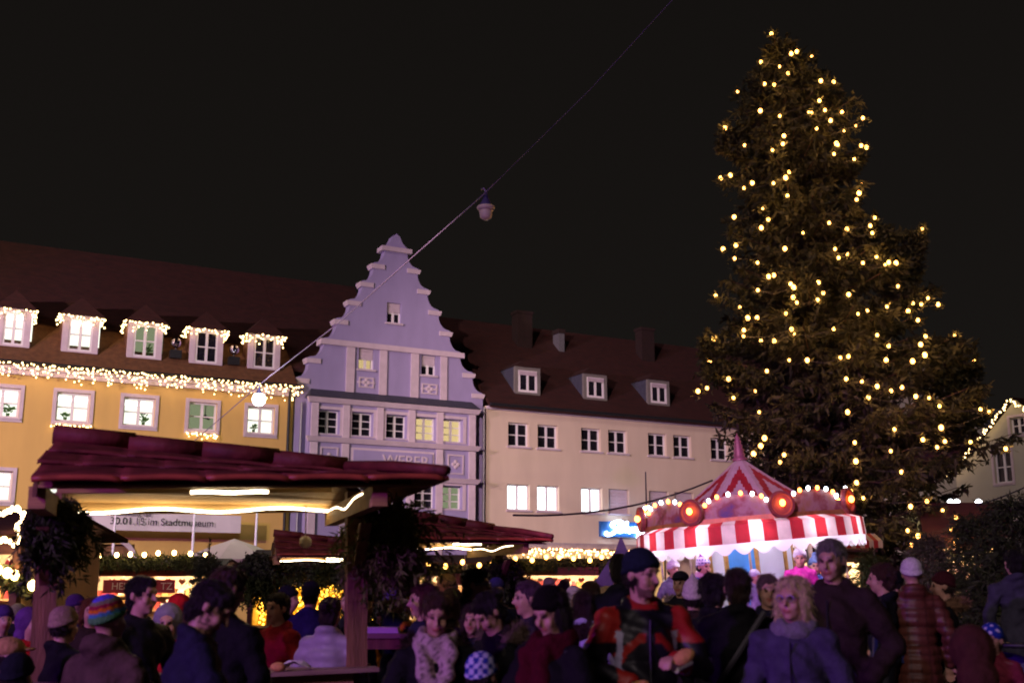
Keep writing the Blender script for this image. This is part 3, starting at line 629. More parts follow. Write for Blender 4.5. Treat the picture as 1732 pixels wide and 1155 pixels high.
# lights
C8 = [(297,64),(354,121),(370,115),(413,130),(267,145),(320,158),(345,177),(277,208),(305,210),(439,199),(476,202),(200,230),(435,256),(265,285),(321,300),(404,289),(412,291),(451,283),(500,289),(467,313),(560,306),(427,336),(506,342),(540,328),(163,335),(333,357),(330,380),(220,384),(300,398),(484,379),(488,383),(477,409),(555,385),(570,390),(535,424),(348,461),(338,477),(152,478),(179,470),(242,492),(303,493),(218,507),(343,529),(556,497),(549,521),(542,540),(272,566),(190,590),(288,597),(268,621),(594,592),(581,615),(587,636),(463,607),(514,625),(388,635),(730,625),(158,682),(195,671),(191,709),(257,721),(336,681),(480,682),(490,707),(516,697),(560,722),(599,704),(624,727),(634,720),(655,722),(289,761),(304,757),(258,800),(352,782),(361,792),(360,821),(370,836),(432,778),(430,828),(446,808),(519,813),(661,789),(137,816),(206,849),(229,880),(256,879),(339,867),(573,858),(629,847),(546,868),(690,860),(704,838),(728,840),(747,823),(776,841),(718,886),(130,943),(218,915),(217,932),(267,945),(305,946),(355,912),(362,925),(476,911),(601,929),(634,960),(740,933),(726,956),(825,931),(119,1004),(400,1001),(348,1001),(495,994),(518,990),(627,1001),(703,1004),(738,986),(880,1005),(174,1055),(284,1032),(512,1055),(557,1062),(601,1076),(672,1079),(576,1108),(712,1105),(750,1109),(641,1089),(86,1090),(112,1081),(188,1109),(250,1090),(262,1150),(516,1150),(780,1133),(898,1142),(923,1150)]
C7 = [(302,75),(307,159),(464,113),(480,16),(512,207),(608,62),(690,8),(707,70),(672,96),(822,73),(310,255),(283,294),(278,320),(340,324),(553,362),(626,338),(697,380),(736,464),(769,499),(754,527),(540,470),(587,494),(558,535),(862,402),(757,411),(980,103)]
C6 = [(1097,55),(1080,90),(1048,125),(1185,130),(1167,163)]
pix = [(1130+x*.5885, 20+y*.5885) for x, y in C8] + [(1332+x*.3766, 720+y*.3766) for x, y in C7] + [(880+x*.3766, 720+y*.3766) for x, y in C6]
small = {(320,158),(404,289),(427,336),(506,342),(300,398),(218,507),(272,566),(388,635),(560,722),(258,800),(370,836),(206,849),(339,867),(546,868),(217,932),(267,945),(362,925),(476,911),(348,1001),(750,1109),(641,1089),(188,1109),(250,1090),(262,1150),(780,1133),(540,328),(624,727)}
tuft = []; bs2 = []
sl = empty('tree_lights', (tbx, TD, TG), label='warm electric light chain wound over the christmas tree', cat='fairy lights')
bm1 = smoothmesh(bulb_mesh('bulb', .047, warm_bulb)); bm2 = smoothmesh(bulb_mesh('bulb', .034, warm_bulb)); tpts = []
for i, (x, y) in enumerate(pix):
    d = ray(x, y); best = None
    for D in np.linspace(TD-5, TD+.5, 90):     # where this sight line meets the front of the crown
        P = at(x, y, D); dx = P.x-taxis(P.z); dy = P.y-TD; rr_ = math.hypot(dx, dy)
        if rr_ < tprof(P.z, math.atan2(dy, dx))+.22: best = P; break
    if best is None:
        best = at(x, y, TD-.45); ax_ = np.array([taxis(best.z)-tbx, 0, best.z-TG-.35]); bp_ = np.array(best - Vector((tbx, TD, TG))); vv = bp_-ax_; l_b = float(np.linalg.norm(vv)); branch(ax_, vv/l_b, l_b*1.0, tuft, bs2, .12, .16, .026, droop=.05, per=4)
    pb = np.array(best - Vector((tbx, TD-.05, TG+.03)))[None] + rng.normal(0, .055, (26, 3)); Db = rng.normal(0, 1, (26, 3)) + np.array([(best.x-taxis(best.z))*.25, -.2, .1]); blades(pb, Db, rng.uniform(.08, .18, 26), .018, tuft)
    sm_ = i < len(C8) and C8[i] in small
    if i % 2 == 0:
        pl2 = bpy.data.lights.new('bulb_light', 'POINT') if i == 0 else pl2; pl2.energy = 9; pl2.color = (1, .47, .14); pl2.shadow_soft_size = .06
        lo_ = bpy.data.objects.new('bulb_light', pl2); C.objects.link(lo_); lo_.parent = sl; lo_.location = best - Vector((tbx, TD, TG)) + Vector((0, -.16, .02))
    tpts.append(best); inst('bulb', bm2 if sm_ else bm1, sl, best - Vector((tbx, TD, TG)), (0, 0, 0), (random.uniform(.75, 1.2),)*3)
quads_obj('branch_tips', tuft, needle, xt)
order = sorted(tpts, key=lambda p: p.z); wv = MB()
for a, b in zip(order[:-1], order[1:]):
    if (a-b).length < 1.6: m_ = (a+b)/2 + Vector((0, .25, -.06)); wv.tube([Vector(q)-Vector((tbx, TD, TG)) for q in (a+Vector((0,.05,0)), m_, b+Vector((0,.05,0)))], .007, 3)
wv.build('wire', cable, sl, kind='stuff')
# small firs at the foot and on the right
def small_fir(px, D, ytop, rad, label, m=needle_dark):
    t = at(px, ytop, D); b = (t.x, D, gz(t.x)); H = t.z-b[2]
    o = empty('fir_tree', b, label=label, cat='tree', group='small firs by the christmas tree'); out = []; bs = []
    cone_tree(out, bs, (0, 0, .15), (0, 0, H), lambda z, a: rad*(1.05-z/H)*(1+.15*math.sin(3*a+z*4))+.05, .14, 15, .085, .009, .085, per=6)
    quads_obj('crown', out, m, o); MB().tube([(0, 0, 0), (0, 0, H*.95)], [.06, .01], 7).build('trunk', bark, o); return o
small_fir(1708, 13.5, 838, 1.05, 'dark bushy fir at the right edge behind the man in the grey jacket')
small_fir(1645, 15.5, 868, 1.0, 'dark fir behind the woman with the fur trimmed hood')
small_fir(1565, 19, 905, 1.0, 'low dark fir under the christmas tree behind the white knit hat')
small_fir(1475, 21.5, 930, .9, 'low dark fir right of the carousel awning')
small_fir(355, 24.2, 912, .45, 'slender little fir standing on the garlanded hut roof line')

# ------------------------------------------------------------------ fir bundles and garlands
def fir_bundle(name, P, dims, label, n=260, down=1.0, bl=.075, bw=.008, m=needle_dark, tl=.42, cat='fir branches', group='fir branches tied to the stalls', per=34, spread=.5):
    out = []; dims = np.array(dims)
    for i in range(n):
        c = rng.uniform(-1, 1, 3)*dims; d = rng.normal(0, spread, 3); d[2] = d[2]*.5 - down*.8; d[:2] += c[:2]/(dims[:2]+1e-6)*.25; d /= np.linalg.norm(d)
        t = rng.uniform(0, 1, per); L = tl*rng.uniform(.6, 1.2)
        ax = c + d*(t*L)[:, None]; ax[:, 2] -= .12*L*t*t
        D = d*.8 + rng.normal(0, .6, (per, 3)); blades(ax, D, bl*rng.uniform(.7, 1.2, per), bw, out)
    return quads_obj(name, out, m, None, loc=P, label=label, cat=cat, group=group)
def garland(a, b, h, th, label, m=needle_dark, n=None, bulbs=0, bm=None, wig=.0):
    a = Vector(a); b = Vector(b); L = (b-a).length; o = empty('fir_garland', a, label=label, cat='garland', group='fir garlands on the huts'); out = []
    n = n or int(L*120); d = np.array(b-a)/L; sd_ = np.cross(d, [0, 0, 1.]); t = rng.uniform(0, 1, n)
    per = 8
    for k in range(per):
        c = d*(t*L)[:, None] + sd_*(rng.uniform(-1, 1, n)*th)[:, None]; c[:, 2] += rng.uniform(-h/2, h/2, n)
        D = rng.normal(0, 1, (n, 3)); D[:, 2] -= .5; blades(c, D, .11*rng.uniform(.6, 1.3, n), .017, out)
    quads_obj('greenery', out, m, o)
    if bulbs:
        me = bulb_mesh('bulb', .055, bm or warm_bulb)
        for i in range(bulbs): inst('bulb', me, o, (Vector(d)*(L*(i+.5)/bulbs + random.uniform(-.06, .06))) + Vector(tuple(-sd_*0)) + Vector((0, -th-.06, h*.5 + random.uniform(-.04, .06))))
    return o

# ------------------------------------------------------------------ open stalls: tiled roof on two posts
def make_stall(label):
    # local frame: x along the ridge, y to the back, origin on the ground below the ridge, midway between the posts
    o = empty('market_stall', (0, 0, 0), label=label, cat='stall', group='open stalls with tiled roofs')
    PX = 1.09
    for sx in (-1, 1):
        MB().box(sx*PX-.075, sx*PX+.075, -.075, .075, 0, 2.36).build('post', wood_post, o)
        MB().box(sx*(PX-.03)-.05, sx*(PX-.03)+.05, -1.22, 1.22, 2.17, 2.305).build('crossbeam', wood_light, o)
        MB().add([(sx*PX-.04, -.08, 1.72), (sx*PX+.04, -.08, 1.72), (sx*PX+.04, -.50, 2.10), (sx*PX-.04, -.50, 2.10), (sx*PX-.04, -.08, 1.84), (sx*PX+.04, -.08, 1.84), (sx*PX+.04, -.38, 2.10), (sx*PX-.04, -.38, 2.10)], [(0, 1, 2, 3), (4, 7, 6, 5), (0, 4, 5, 1), (1, 5, 6, 2), (0, 3, 7, 4)]).build('brace', wood_post, o)
    for sy in (-1, 1): MB().box(-1.055, 1.30, sy*1.06-.04, sy*1.06+.04, 2.307, 2.39).build('purlin', wood_light, o)
    MB().box(-1.055, .90, -.04, .04, 2.36, 2.44).build('ridge_beam', wood_light, o)
    zr = lambda x: 2.73 - .105*(x+1.08)
    L0, LR, LE, ZR, ZEv, YE = -1.08, 1.00, 1.46, 2.72, 2.335, 1.30
    # roof boards (underside), four per slope
    for sy in (-1, 1):
        for k in range(5):
            f0, f1 = k/5+.004, (k+1)/5-.004
            P = lambda f, x0, x1: [(x0, sy*YE*f, zr(x0)-.045-(zr(x0)-ZEv)*f), (x1, sy*YE*f, zr(x1)-.045-(zr(x1)-ZEv)*f)]
            a = P(f0, L0+.03, LR+(LE-LR)*f0-.06); b = P(f1, L0+.03, LR+(LE-LR)*f1-.06)
            up_ = Vector((0, 0, .016)); V = [Vector(a[0]), Vector(a[1]), Vector(b[1]), Vector(b[0])]
            MB().add(V + [v+up_ for v in V], [(0, 1, 2, 3), (7, 6, 5, 4), (0, 4, 5, 1), (1, 5, 6, 2), (2, 6, 7, 3), (3, 7, 4, 0)]).build('roof_board', wood_light, o)
    # tiles: three courses a slope, each a curved shell
    rows = 3; nt = 5
    for sy in (-1, 1):
        for r in range(rows):
            fa, fb = max(0, r/rows-.02), (r+1)/rows + .035
            xr = lambda f: LR + (LE-LR)*min(f, 1.0)
            for k in range(nt + (r % 2)):
                w = (LE-L0)/nt; xa = L0 + w*k - (w*.5 if r % 2 else 0); xb = xa + w + .012
                vs = []; NXg, NYg = 8, 3
                for j in range(NYg+1):
                    f = fa + (fb-fa)*j/NYg; lim = xr(f)
                    for i in range(NXg+1):
                        x = min(max(xa + (xb-xa)*i/NXg, L0-.02), lim); u = (xa + (xb-xa)*i/NXg - xa)/(xb-xa)
                        arch_ = .009*math.sin(math.pi*u) - .016*max(0, (u-.85)/.15)**2
                        lift = .012 + .024*(j/NYg)**1.5
                        y = sy*YE*f*1.03; z = zr(x) - (zr(x)-ZEv)*f*1.0 + arch_*(.4+.6*j/NYg) + lift
                        vs.append((x, y, z))
                m0 = len(vs); fl = []
                th = .022
                vs2 = [(x, y, z-th) for x, y, z in vs]
                if max(v[0] for v in vs)-min(v[0] for v in vs) < .03: continue
                q = NXg+1
                for j in range(NYg):
                    for i in range(NXg):
                        a = j*q+i; f4 = (a, a+1, a+q+1, a+q); fl.append(f4 if sy < 0 else f4[::-1]); f5 = tuple(x_+m0 for x_ in f4); fl.append(f5[::-1] if sy < 0 else f5)
                for i in range(NXg): a = NYg*q+i; fl.append((a, a+1, a+1+m0, a+m0))
                for j in range(NYg):
                    for cc in (0, NXg): a = j*q+cc; fl.append((a, a+q, a+q+m0, a+m0))
                t = MB().add(vs + vs2, fl).build('tile', tile_red, o, True)
                if r == rows-1:   # rolled lip at the eave, its rope-lit orange put into the colour
                    e = vs[NYg*q:]; MB().tube([(x, y, z-.022) for x, y, z in e], .020, 7).build('lip', mat('tile_lip_lit', (.34, .07, .03), .5, .3, 9), t, True)
    # hip end on the right
    for r in range(3):
        f0, f1 = r/3, (r+1)/3+.03; pa = lambda f, s: (LR+(LE-LR)*f+.012+.01*r, s*YE*f, zr(LR)+.03-(zr(LR)-ZEv)*f)
        MB().add([pa(f0, -1), pa(f0, 1), pa(f1, 1), pa(f1, -1)] + [tuple(Vector(p)-Vector((0, 0, .03))) for p in (pa(f0, -1), pa(f0, 1), pa(f1, 1), pa(f1, -1))], [(0, 3, 2, 1), (4, 5, 6, 7), (3, 7, 6, 2), (0, 4, 7, 3), (1, 2, 6, 5)]).build('hip_tile', tile_red, o)
    for sy in (-1, 1): MB().tube([(LR, 0, zr(LR)+.05), ((LR+LE)/2+.02, sy*YE*.5, (zr(LR)+ZEv)/2+.07), (LE+.03, sy*YE*1.03, ZEv+.06)], [.04, .042, .035], 8).build('hip_cap', tile_red, o, True)
    for k in range(4):
        w = (LR-L0)/4; MB().tube([(L0+w*k-.02, 0, zr(L0+w*k)+.055-.008*(k % 2)), (L0+w*(k+1)+.02, 0, zr(L0+w*(k+1))+.063-.008*(k % 2))], [.072, .064], 10).build('ridge_cap', tile_red, o, True)
    # bargeboard, standing table
    MB().add([(L0+.0, -YE*.99, ZEv-.10), (L0, 0, ZR-.10), (L0, YE*.99, ZEv-.10), (L0, YE*.99, ZEv-.02), (L0, 0, ZR-.02), (L0, -YE*.99, ZEv-.02)] + [(L0+.025, y, z) for y, z in ((-YE*.99, ZEv-.10), (0, ZR-.10), (YE*.99, ZEv-.10), (YE*.99, ZEv-.02), (0, ZR-.02), (-YE*.99, ZEv-.02))],
             [(0, 1, 4, 5), (1, 2, 3, 4), (6, 11, 10, 7), (7, 10, 9, 8), (0, 5, 11, 6), (2, 8, 9, 3), (0, 6, 7, 1), (1, 7, 8, 2), (5, 4, 10, 11), (4, 3, 9, 10)]).build('bargeboard', wood_post, o)
    for k in range(3): MB().box(-1.22, 1.22, -.27+k*.185, -.095+k*.185, 1.045, 1.075).build('table_board', mat('table_wood', (.26, .17, .12), .6, .25, 4, .2, 20, stretch=(.6, 6, 6)), o) if k != 1 else MB().box(-1.012, 1.012, -.085, .085, 1.045, 1.075).build('table_board', MATS['table_wood'], o)
    for sy in (-1, 1): MB().box(-1.05, 1.05, sy*.13-.015, sy*.13+.015, .94, 1.043).build('table_rail', wood_light, o)
    # led rope along the back purlin and the right crossbeam
    pts = [(-1.1, 1.0, 2.28)] + [(-1.08+2.14*t, .995, 2.298-.015*math.sin(t*14)) for t in np.linspace(0, 1, 24)] + [(1.02, .9-1.72*t, 2.285-.05*math.sin(math.pi*t)**6) for t in np.linspace(0, 1, 16)]
    MB().tube(pts, .013, 6).build('light_rope', rope, o)
    MB().tube([(-.15+.5*t, -.98, 2.285+.004*math.sin(t*9)) for t in np.linspace(0, 1, 8)], .012, 6).build('light_rope', rope, o)
    for x in (-.9, .0, .5): MB().lathe([(.012, .0), (.03, -.05), (.035, -.07), (.0, -.075)], 8, (x, -.9, 2.40)).build('hook_lamp', milk, o)
    MB().ell((.80, .80, 2.02), .052, 14, 9).tube([(.80, .80, 2.06), (.80, .80, 2.32)], .005, 4).build('white_bauble', milk, o, True)
    return o
st1 = make_stall('near open stall with wavy red tiled roof and light rope')
a = at(90, 1000, 7.95); b = at(612, 1000, 8.55); st1.location = ((a.x+b.x)/2, (a.y+b.y)/2, -.015); st1.rotation_euler = (0, R(-1.6), math.atan2(b.y-a.y, b.x-a.x))
st1.scale = ((b-a).xy.length/2.18,)*3
a2 = at(632, 1000, 15.6); b2 = at(850, 1000, 16.3)
st2 = copy_tree(st1, label='middle open stall with dark red tiled roof and bright light rope'); st2.location = ((a2.x+b2.x)/2, (a2.y+b2.y)/2, -.04); st2.rotation_euler = (0, 0, math.atan2(b2.y-a2.y, b2.x-a2.x)); st2.scale = (.78, .90, .975)
a3 = at(556, 1000, 21.5)
st3 = copy_tree(st1, label='farther small open stall with tiled roof behind the near post'); st3.location = (a3.x+.0, a3.y, -.06); st3.rotation_euler = (0, 0, R(14)); st3.scale = (.95, .95, .97)
# fir branches on the stalls
M1 = st1.matrix_basis
def s1(p): return M1 @ Vector(p)
fir_bundle('fir_branches', s1((-1.02, -.22, 2.20)), (.07, .24, .13), 'dark fir branches bundled round the left post of the near stall', 170, tl=.30, spread=.2)
fir_bundle('fir_branches', s1((1.33, .05, 2.15)), (.20, .34, .18), 'hanging fir branches on the right post of the near stall', 300, tl=.42, spread=.32, m=mat('needle_lit_olive', (.12, .125, .035), .7, .4, 3, trans=.2))  # olive needle copy: the lit tone is put into the colour
M2 = Matrix.LocRotScale(st2.location, st2.rotation_euler, st2.scale)
fir_bundle('fir_branches', M2 @ Vector((1.25, .1, 1.95)), (.16, .4, .2), 'fir branches on the right post of the middle stall', 260, bw=.012)
fir_bundle('fir_branches', M2 @ Vector((-1.15, .1, 1.8)), (.28, .4, .3), 'fir branches on the left post of the middle stall', 300, bw=.012)
M3 = Matrix.LocRotScale(st3.location, st3.rotation_euler, st3.scale)
fir_bundle('fir_branches', M3 @ Vector((-1.3, .0, 2.1)), (.2, .6, .3), 'dark fir branches on the left end of the farther stall', 300, bw=.014)
# napkin and purse on the table, glowing net on the tiles
pp = s1((.62, -.20, 1.08)); nk = MB()
for i in range(5):
    for j in range(4): nk.v.append((i*.055-.11+random.uniform(-.01, .01), j*.05-.07, .012 + random.uniform(0, .06)*(1 if 0 < i < 4 else .3)))
for i in range(4):
    for j in range(3): nk.f.append((i*4+j, (i+1)*4+j, (i+1)*4+j+1, i*4+j+1)); nk.m.append(0)
nk.build('paper_napkin', mat('paper', hx('#d8cfd2'), .9, .05), None, False, pp, label='crumpled white paper napkin on the standing table', cat='napkin')
MB().ell((0, 0, .03), (.055, .035, .032), 12, 7).build('bread_roll', mat('bread', (.55, .27, .09), .8, .25, 30, .3, 50), None, True, s1((.50, -.22, 1.077)), label='small golden bread roll beside the napkin', cat='bread roll')
# ------------------------------------------------------------------ market huts behind the crowd
hut_wood = mat('hut_wood', (.13, .06, .03), .8, .3, 3, .3, 12, stretch=(.7, 4, 4)); hut_in = mat('hut_inside', hx('#e6c9a4'), .8, .12, 3)
sign_red = mat('sign_red', (.35, .02, .02), .6, .1, 3); sign_maroon = mat('sign_maroon', (.10, .012, .016), .7, .2, 3)
warm_tube = emat('warm_tube', (1, .78, .50), 190)
goods_m = [mat('goods_a', (.55, .26, .07), .7, .3, 9), mat('goods_b', (.45, .05, .04), .6, .3, 9), mat('goods_c', (.6, .5, .38), .7, .3, 9), mat('goods_d', (.30, .14, .05), .7, .3, 9)]
def hut(xa, xb, D, zo, zr, label, rz=0.0, roof_m=None, lampm=None, goods=True, dep=1.7, lamp=True):
    A = at(xa, 990, D); B = at(xb, 990, D); w = (B.x-A.x); o = empty('market_hut', ((A.x+B.x)/2, D, gz((A.x+B.x)/2)), (0, 0, rz), label=label, cat='market hut', group='market huts')
    h = w/2; g0 = o.location.z; zo -= g0; zr -= g0
    for k in range(5): MB().box(-h+k*w/5+.004, -h+(k+1)*w/5-.004, -.04, 0, .02, .98).build('front_panel', hut_wood, o)
    MB().box(-h-.05, h+.05, -.22, .18, .985, 1.03).build('counter', wood_light, o)
    for sx in (-1, 1):
        MB().box(sx*h-.05, sx*h+.05, -.05, .05, 0 if sx else 0, zo+.3).build('post', hut_wood, o)
        MB().box(sx*(h-.02)-.02, sx*(h-.02)+.02, .052, dep, 0, zo+.3).build('side_wall', hut_in, o)
    MB().box(-h, h, dep+.002, dep+.05, 0, zo+.4).build('back_wall', hut_in, o)
    MB().box(-h-.02, h+.02, -.07, .05, zo, zo+.30).build('fascia', hut_wood, o)
    e = .25; ye = -.35
    MB().add([(-h-e, ye, zo+.26), (h+e, ye, zo+.26), (h+e*.4, dep*.5, zr), (-h-e*.4, dep*.5, zr), (-h-e, dep+.3, zo+.26), (h+e, dep+.3, zo+.26)] + [(-h-e, ye, zo+.21), (h+e, ye, zo+.21), (h+e*.4, dep*.5, zr-.06), (-h-e*.4, dep*.5, zr-.06), (-h-e, dep+.3, zo+.21), (h+e, dep+.3, zo+.21)],
             [(0, 1, 2, 3), (3, 2, 5, 4), (0, 3, 9, 6), (3, 4, 10, 9), (2, 1, 7, 8), (5, 2, 8, 11), (6, 7, 1, 0), (9, 8, 7, 6), (10, 11, 8, 9), (4, 5, 11, 10)]).build('roof', roof_m or roof_red, o)
    if lamp:
        for k in range(2): MB().box(-h*.8+k*h*.85, -h*.8+k*h*.85+h*.7, .45, .52, zo+.10, zo+.15).build('tube_lamp', lampm or warm_tube, o)
    if goods:
        for lv in range(2):
            zz_ = 1.28 + lv*.36
            MB().box(-h+.1, h-.1, dep-.35, dep-.01, zz_-.03, zz_).build('shelf', wood_light, o)
            x = -h+.15; mesh_ = None
            while x < h-.2:
                ww_ = random.uniform(.08, .2); hh_ = random.uniform(.1, .27); MB().box(x, x+ww_, dep-.3, dep-.12, zz_+.002, zz_+hh_).build('goods', random.choice(goods_m), o); x += ww_+random.uniform(.01, .05)
        x = -h+.2; 
        while x < h-.15:   # hanging hearts and pretzels under the fascia
            s_ = random.uniform(.07, .11)
            MB().prism([(x, zo-.02-s_*2), (x+s_, zo-.02-s_), (x+s_*.55, zo-.02-s_*.3), (x, zo-.02-s_*.7), (x-s_*.55, zo-.02-s_*.3), (x-s_, zo-.02-s_)], .10, .125).build('hanging_heart', random.choice(goods_m), o); x += random.uniform(.24, .4)
    return o
hA = hut(122, 368, 29, 1.96, 2.42, 'brightly lit hut with red sign and bulb garland on the left')
l_ = hA.location; hwA = (at(368, 990, 29).x-at(122, 990, 29).x)/2
so = empty('stall_sign', l_ + Vector((0, -.16, 1.86)), label='red sign board with pale capitals hung in the bright hut', cat='sign')
MB().box(-.98, .80, -.02, .02, -.16, .16).build('board', sign_red, so)
pale = mat('pale_letters', hx('#e8c0a0'), .6)
text('lettering', 'HEISSE', .24, so, (-.42, -.032, 0), (R(90), 0, 0), pale, .004); text('lettering', 'TZ', .24, so, (.60, -.032, 0), (R(90), 0, 0), pale, .004)
garland(l_ + Vector((-hwA, -.45, 2.42)), l_ + Vector((hwA, -.45, 2.46)), .34, .16, 'thick fir garland with ten round bulbs over the bright hut', bulbs=10, bm=emat('big_bulb', (1, .62, .22), 26))
hB = hut(425, 655, 25, 1.86, 2.5, 'dark garlanded hut with a golden curtain of lights', lamp=False, goods=False)
hwB = (at(655, 990, 25).x-at(425, 990, 25).x)/2; l_ = hB.location
garland(l_ + Vector((-hwB-.2, -.4, 2.05)), l_ + Vector((hwB+.2, -.4, 2.1)), .50, .2, 'deep dark fir garland over the golden hut', n=900)
lc = empty('light_curtain', l_ + Vector((0, .5, 1.0)), label='golden curtain of tiny lights inside the dark garlanded hut', cat='fairy lights'); bb = MB(); ww_ = MB()
for i in range(46):
    x = -hwB+.1+(2*hwB-.2)*i/45; zt_ = .86; ww_.tube([(x, 0, 0), (x, 0, zt_)], .006, 3)
    for k in range(9): bb.ell((x+random.uniform(-.03, .03), random.uniform(-.1, .1), zt_*(k+random.random())/9), .028, 6, 4)
bb.build('bulbs', emat('gold_bulb', (1, .52, .05), 7), lc, kind='stuff'); ww_.build('wire', cable, lc)
MB().box(-hwB+.05, hwB-.05, .2, .22, 0, .86).build('gold_cloth', mat('gold_cloth', (.7, .42, .06), .5, .3, 9), lc)
hC = hut(690, 848, 27, 1.97, 2.45, 'small warm lit hut behind the man with glasses')
l_ = hC.location; hwC = (at(848, 990, 27).x-at(690, 990, 27).x)/2
garland(l_ + Vector((-hwC, -.42, 2.15)), l_ + Vector((hwC, -.42, 2.15)), .22, .14, 'fir garland with six bulbs on the hut behind the middle stall', bulbs=6)
MB().box(-.42, .42, -.02, .02, -.13, .13).build('hut_sign', sign_maroon, None, False, l_ + Vector((.18, -.5, 1.93)), label='dark red blank board on the hut behind the middle stall', cat='sign')
hD = hut(862, 1052, 29, 1.98, 2.42, 'long warm lit hut left of the carousel under the neon sign')
l_ = hD.location; hwD = (at(1052, 990, 29).x-at(862, 990, 29).x)/2
garland(l_ + Vector((-hwD, -.42, 2.16)), l_ + Vector((hwD, -.42, 2.16)), .24, .14, 'fir garland with eight bulbs on the hut under the neon sign', bulbs=8)
MB().box(-.5, .5, -.02, .02, -.10, .10).build('hut_sign', sign_maroon, None, False, l_ + Vector((.28, -.5, 2.0)), label='dark red blank board on the hut under the neon sign', cat='sign')
hE = hut(-190, 40, 14, 2.02, 2.62, 'hut at the left edge outlined with light chains', R(-12)); l_ = hE.location
garland(at(-30, 958, 13.6), at(66, 1000, 13.9), .2, .12, 'sloping fir garland with bulbs at the left edge', bulbs=5, bm=MATS['big_bulb'])
al = empty('arch_lights', at(0, 870, 13.2), label='curled light chain on the hut roof at the left edge', cat='fairy lights'); me_ = bulb_mesh('bulb', .024, emat('arch_bulb', (1, .68, .32), 16)); o0 = al.location.copy(); arc = []
for x, y in [(-20, 877), (0, 869), (8, 866), (14, 863), (20, 861), (26, 861), (32, 863), (37, 868), (38, 875), (34, 884), (29, 888), (30, 896), (33, 904), (33, 911), (29, 917), (24, 922), (17, 914), (10, 914), (2, 915), (-12, 914)]:
    P = at(x, y, 13.2)-o0; arc.append(P); inst('bulb', me_, al, P); inst('bulb', me_, al, P + Vector((random.uniform(-.03, .03), .02, random.uniform(-.03, .03))))
MB().tube(arc, .012, 5).build('wire', cable, al)
hF = hut(1585, 1700, 26, 2.55, 3.62, 'red roofed hut half hidden by firs on the right', R(-8), lamp=True, goods=False)
for k, px in enumerate((1608, 1618, 1655)):
    MB().lathe([(.02, .04), (.075, 0), (.07, -.03), (0, -.04)], 10).build('floodlight', white_led, None, True, at(px, 847, 25), label='small cold white floodlight on the red roofed hut, %s of three' % ('leftmost', 'middle', 'rightmost')[k], cat='floodlight', group='cold floodlights on the hut')
p = at(1052, 990, 17); hG = empty('dark_tent', (p.x, 17, gz(p.x)), (0, 0, R(40)), label='dark pointed tent between the crowd and the carousel', cat='tent')
zt_ = at(1052, 905, 17).z-hG.location.z; MB().lathe([(0, zt_), (.12, zt_-.22), (.62, zt_-.75), (.63, zt_-.95)], 4).build('canopy', slate, hG)
for k in range(4): MB().tube([(.6*math.cos(k*math.pi/2), .6*math.sin(k*math.pi/2), 0), (.6*math.cos(k*math.pi/2), .6*math.sin(k*math.pi/2), zt_-.76)], .02).build('pole', metal_grey, hG)
hH = hut(1300, 1460, 25, 2.2, 2.75, 'lit ticket hut right behind the carousel', 0, roof_red)
# sparkling shop-front lights
icicles('dense warm light curtain along the shop front under the neon sign', [L2W(hc, (.4+RX, -1.15, 3.41)), L2W(hc, (9+RX, -1.15, 3.41))], .40, emat('shop_bulb', (1, .50, .2), 10), dens=26, size=.045)
bl = icicles('cold white fairy lights in the fir beside the middle stall', [at(655, 955, 19), at(690, 968, 19)], .5, white_led, dens=16, size=.022)
# food box on the rear standing table
t2 = empty('standing_table', (at(655, 1072, 9.6).x, 9.6, -.03), label='small wooden standing table right of the near post', cat='table')
zt2 = at(655, 1070, 9.6).z+.03
for k in range(2): MB().box(-.30, .30, -.2+k*.2, -.005+k*.2, zt2-.035, zt2).build('table_board', MATS['table_wood'], t2)
MB().box(-.26, .26, -.17, -.14, zt2-.12, zt2-.037).build('apron', wood_post, t2)
for sx in (-1, 1):
    for sy in (-1, 1): MB().box(sx*.24-.025, sx*.24+.025, sy*.15-.025, sy*.15+.025, 0, zt2-.036).build('leg', wood_post, t2)
MB().prism([(-.15, 0), (.15, 0), (.14, .045), (-.14, .045)], -.1, .1).build('food_box', mat('paper', hx('#d8cfd2'), .9, .05), None, False, t2.location + Vector((-.05, 0, zt2+.002)), label='flat white food box on the small standing table', cat='box')

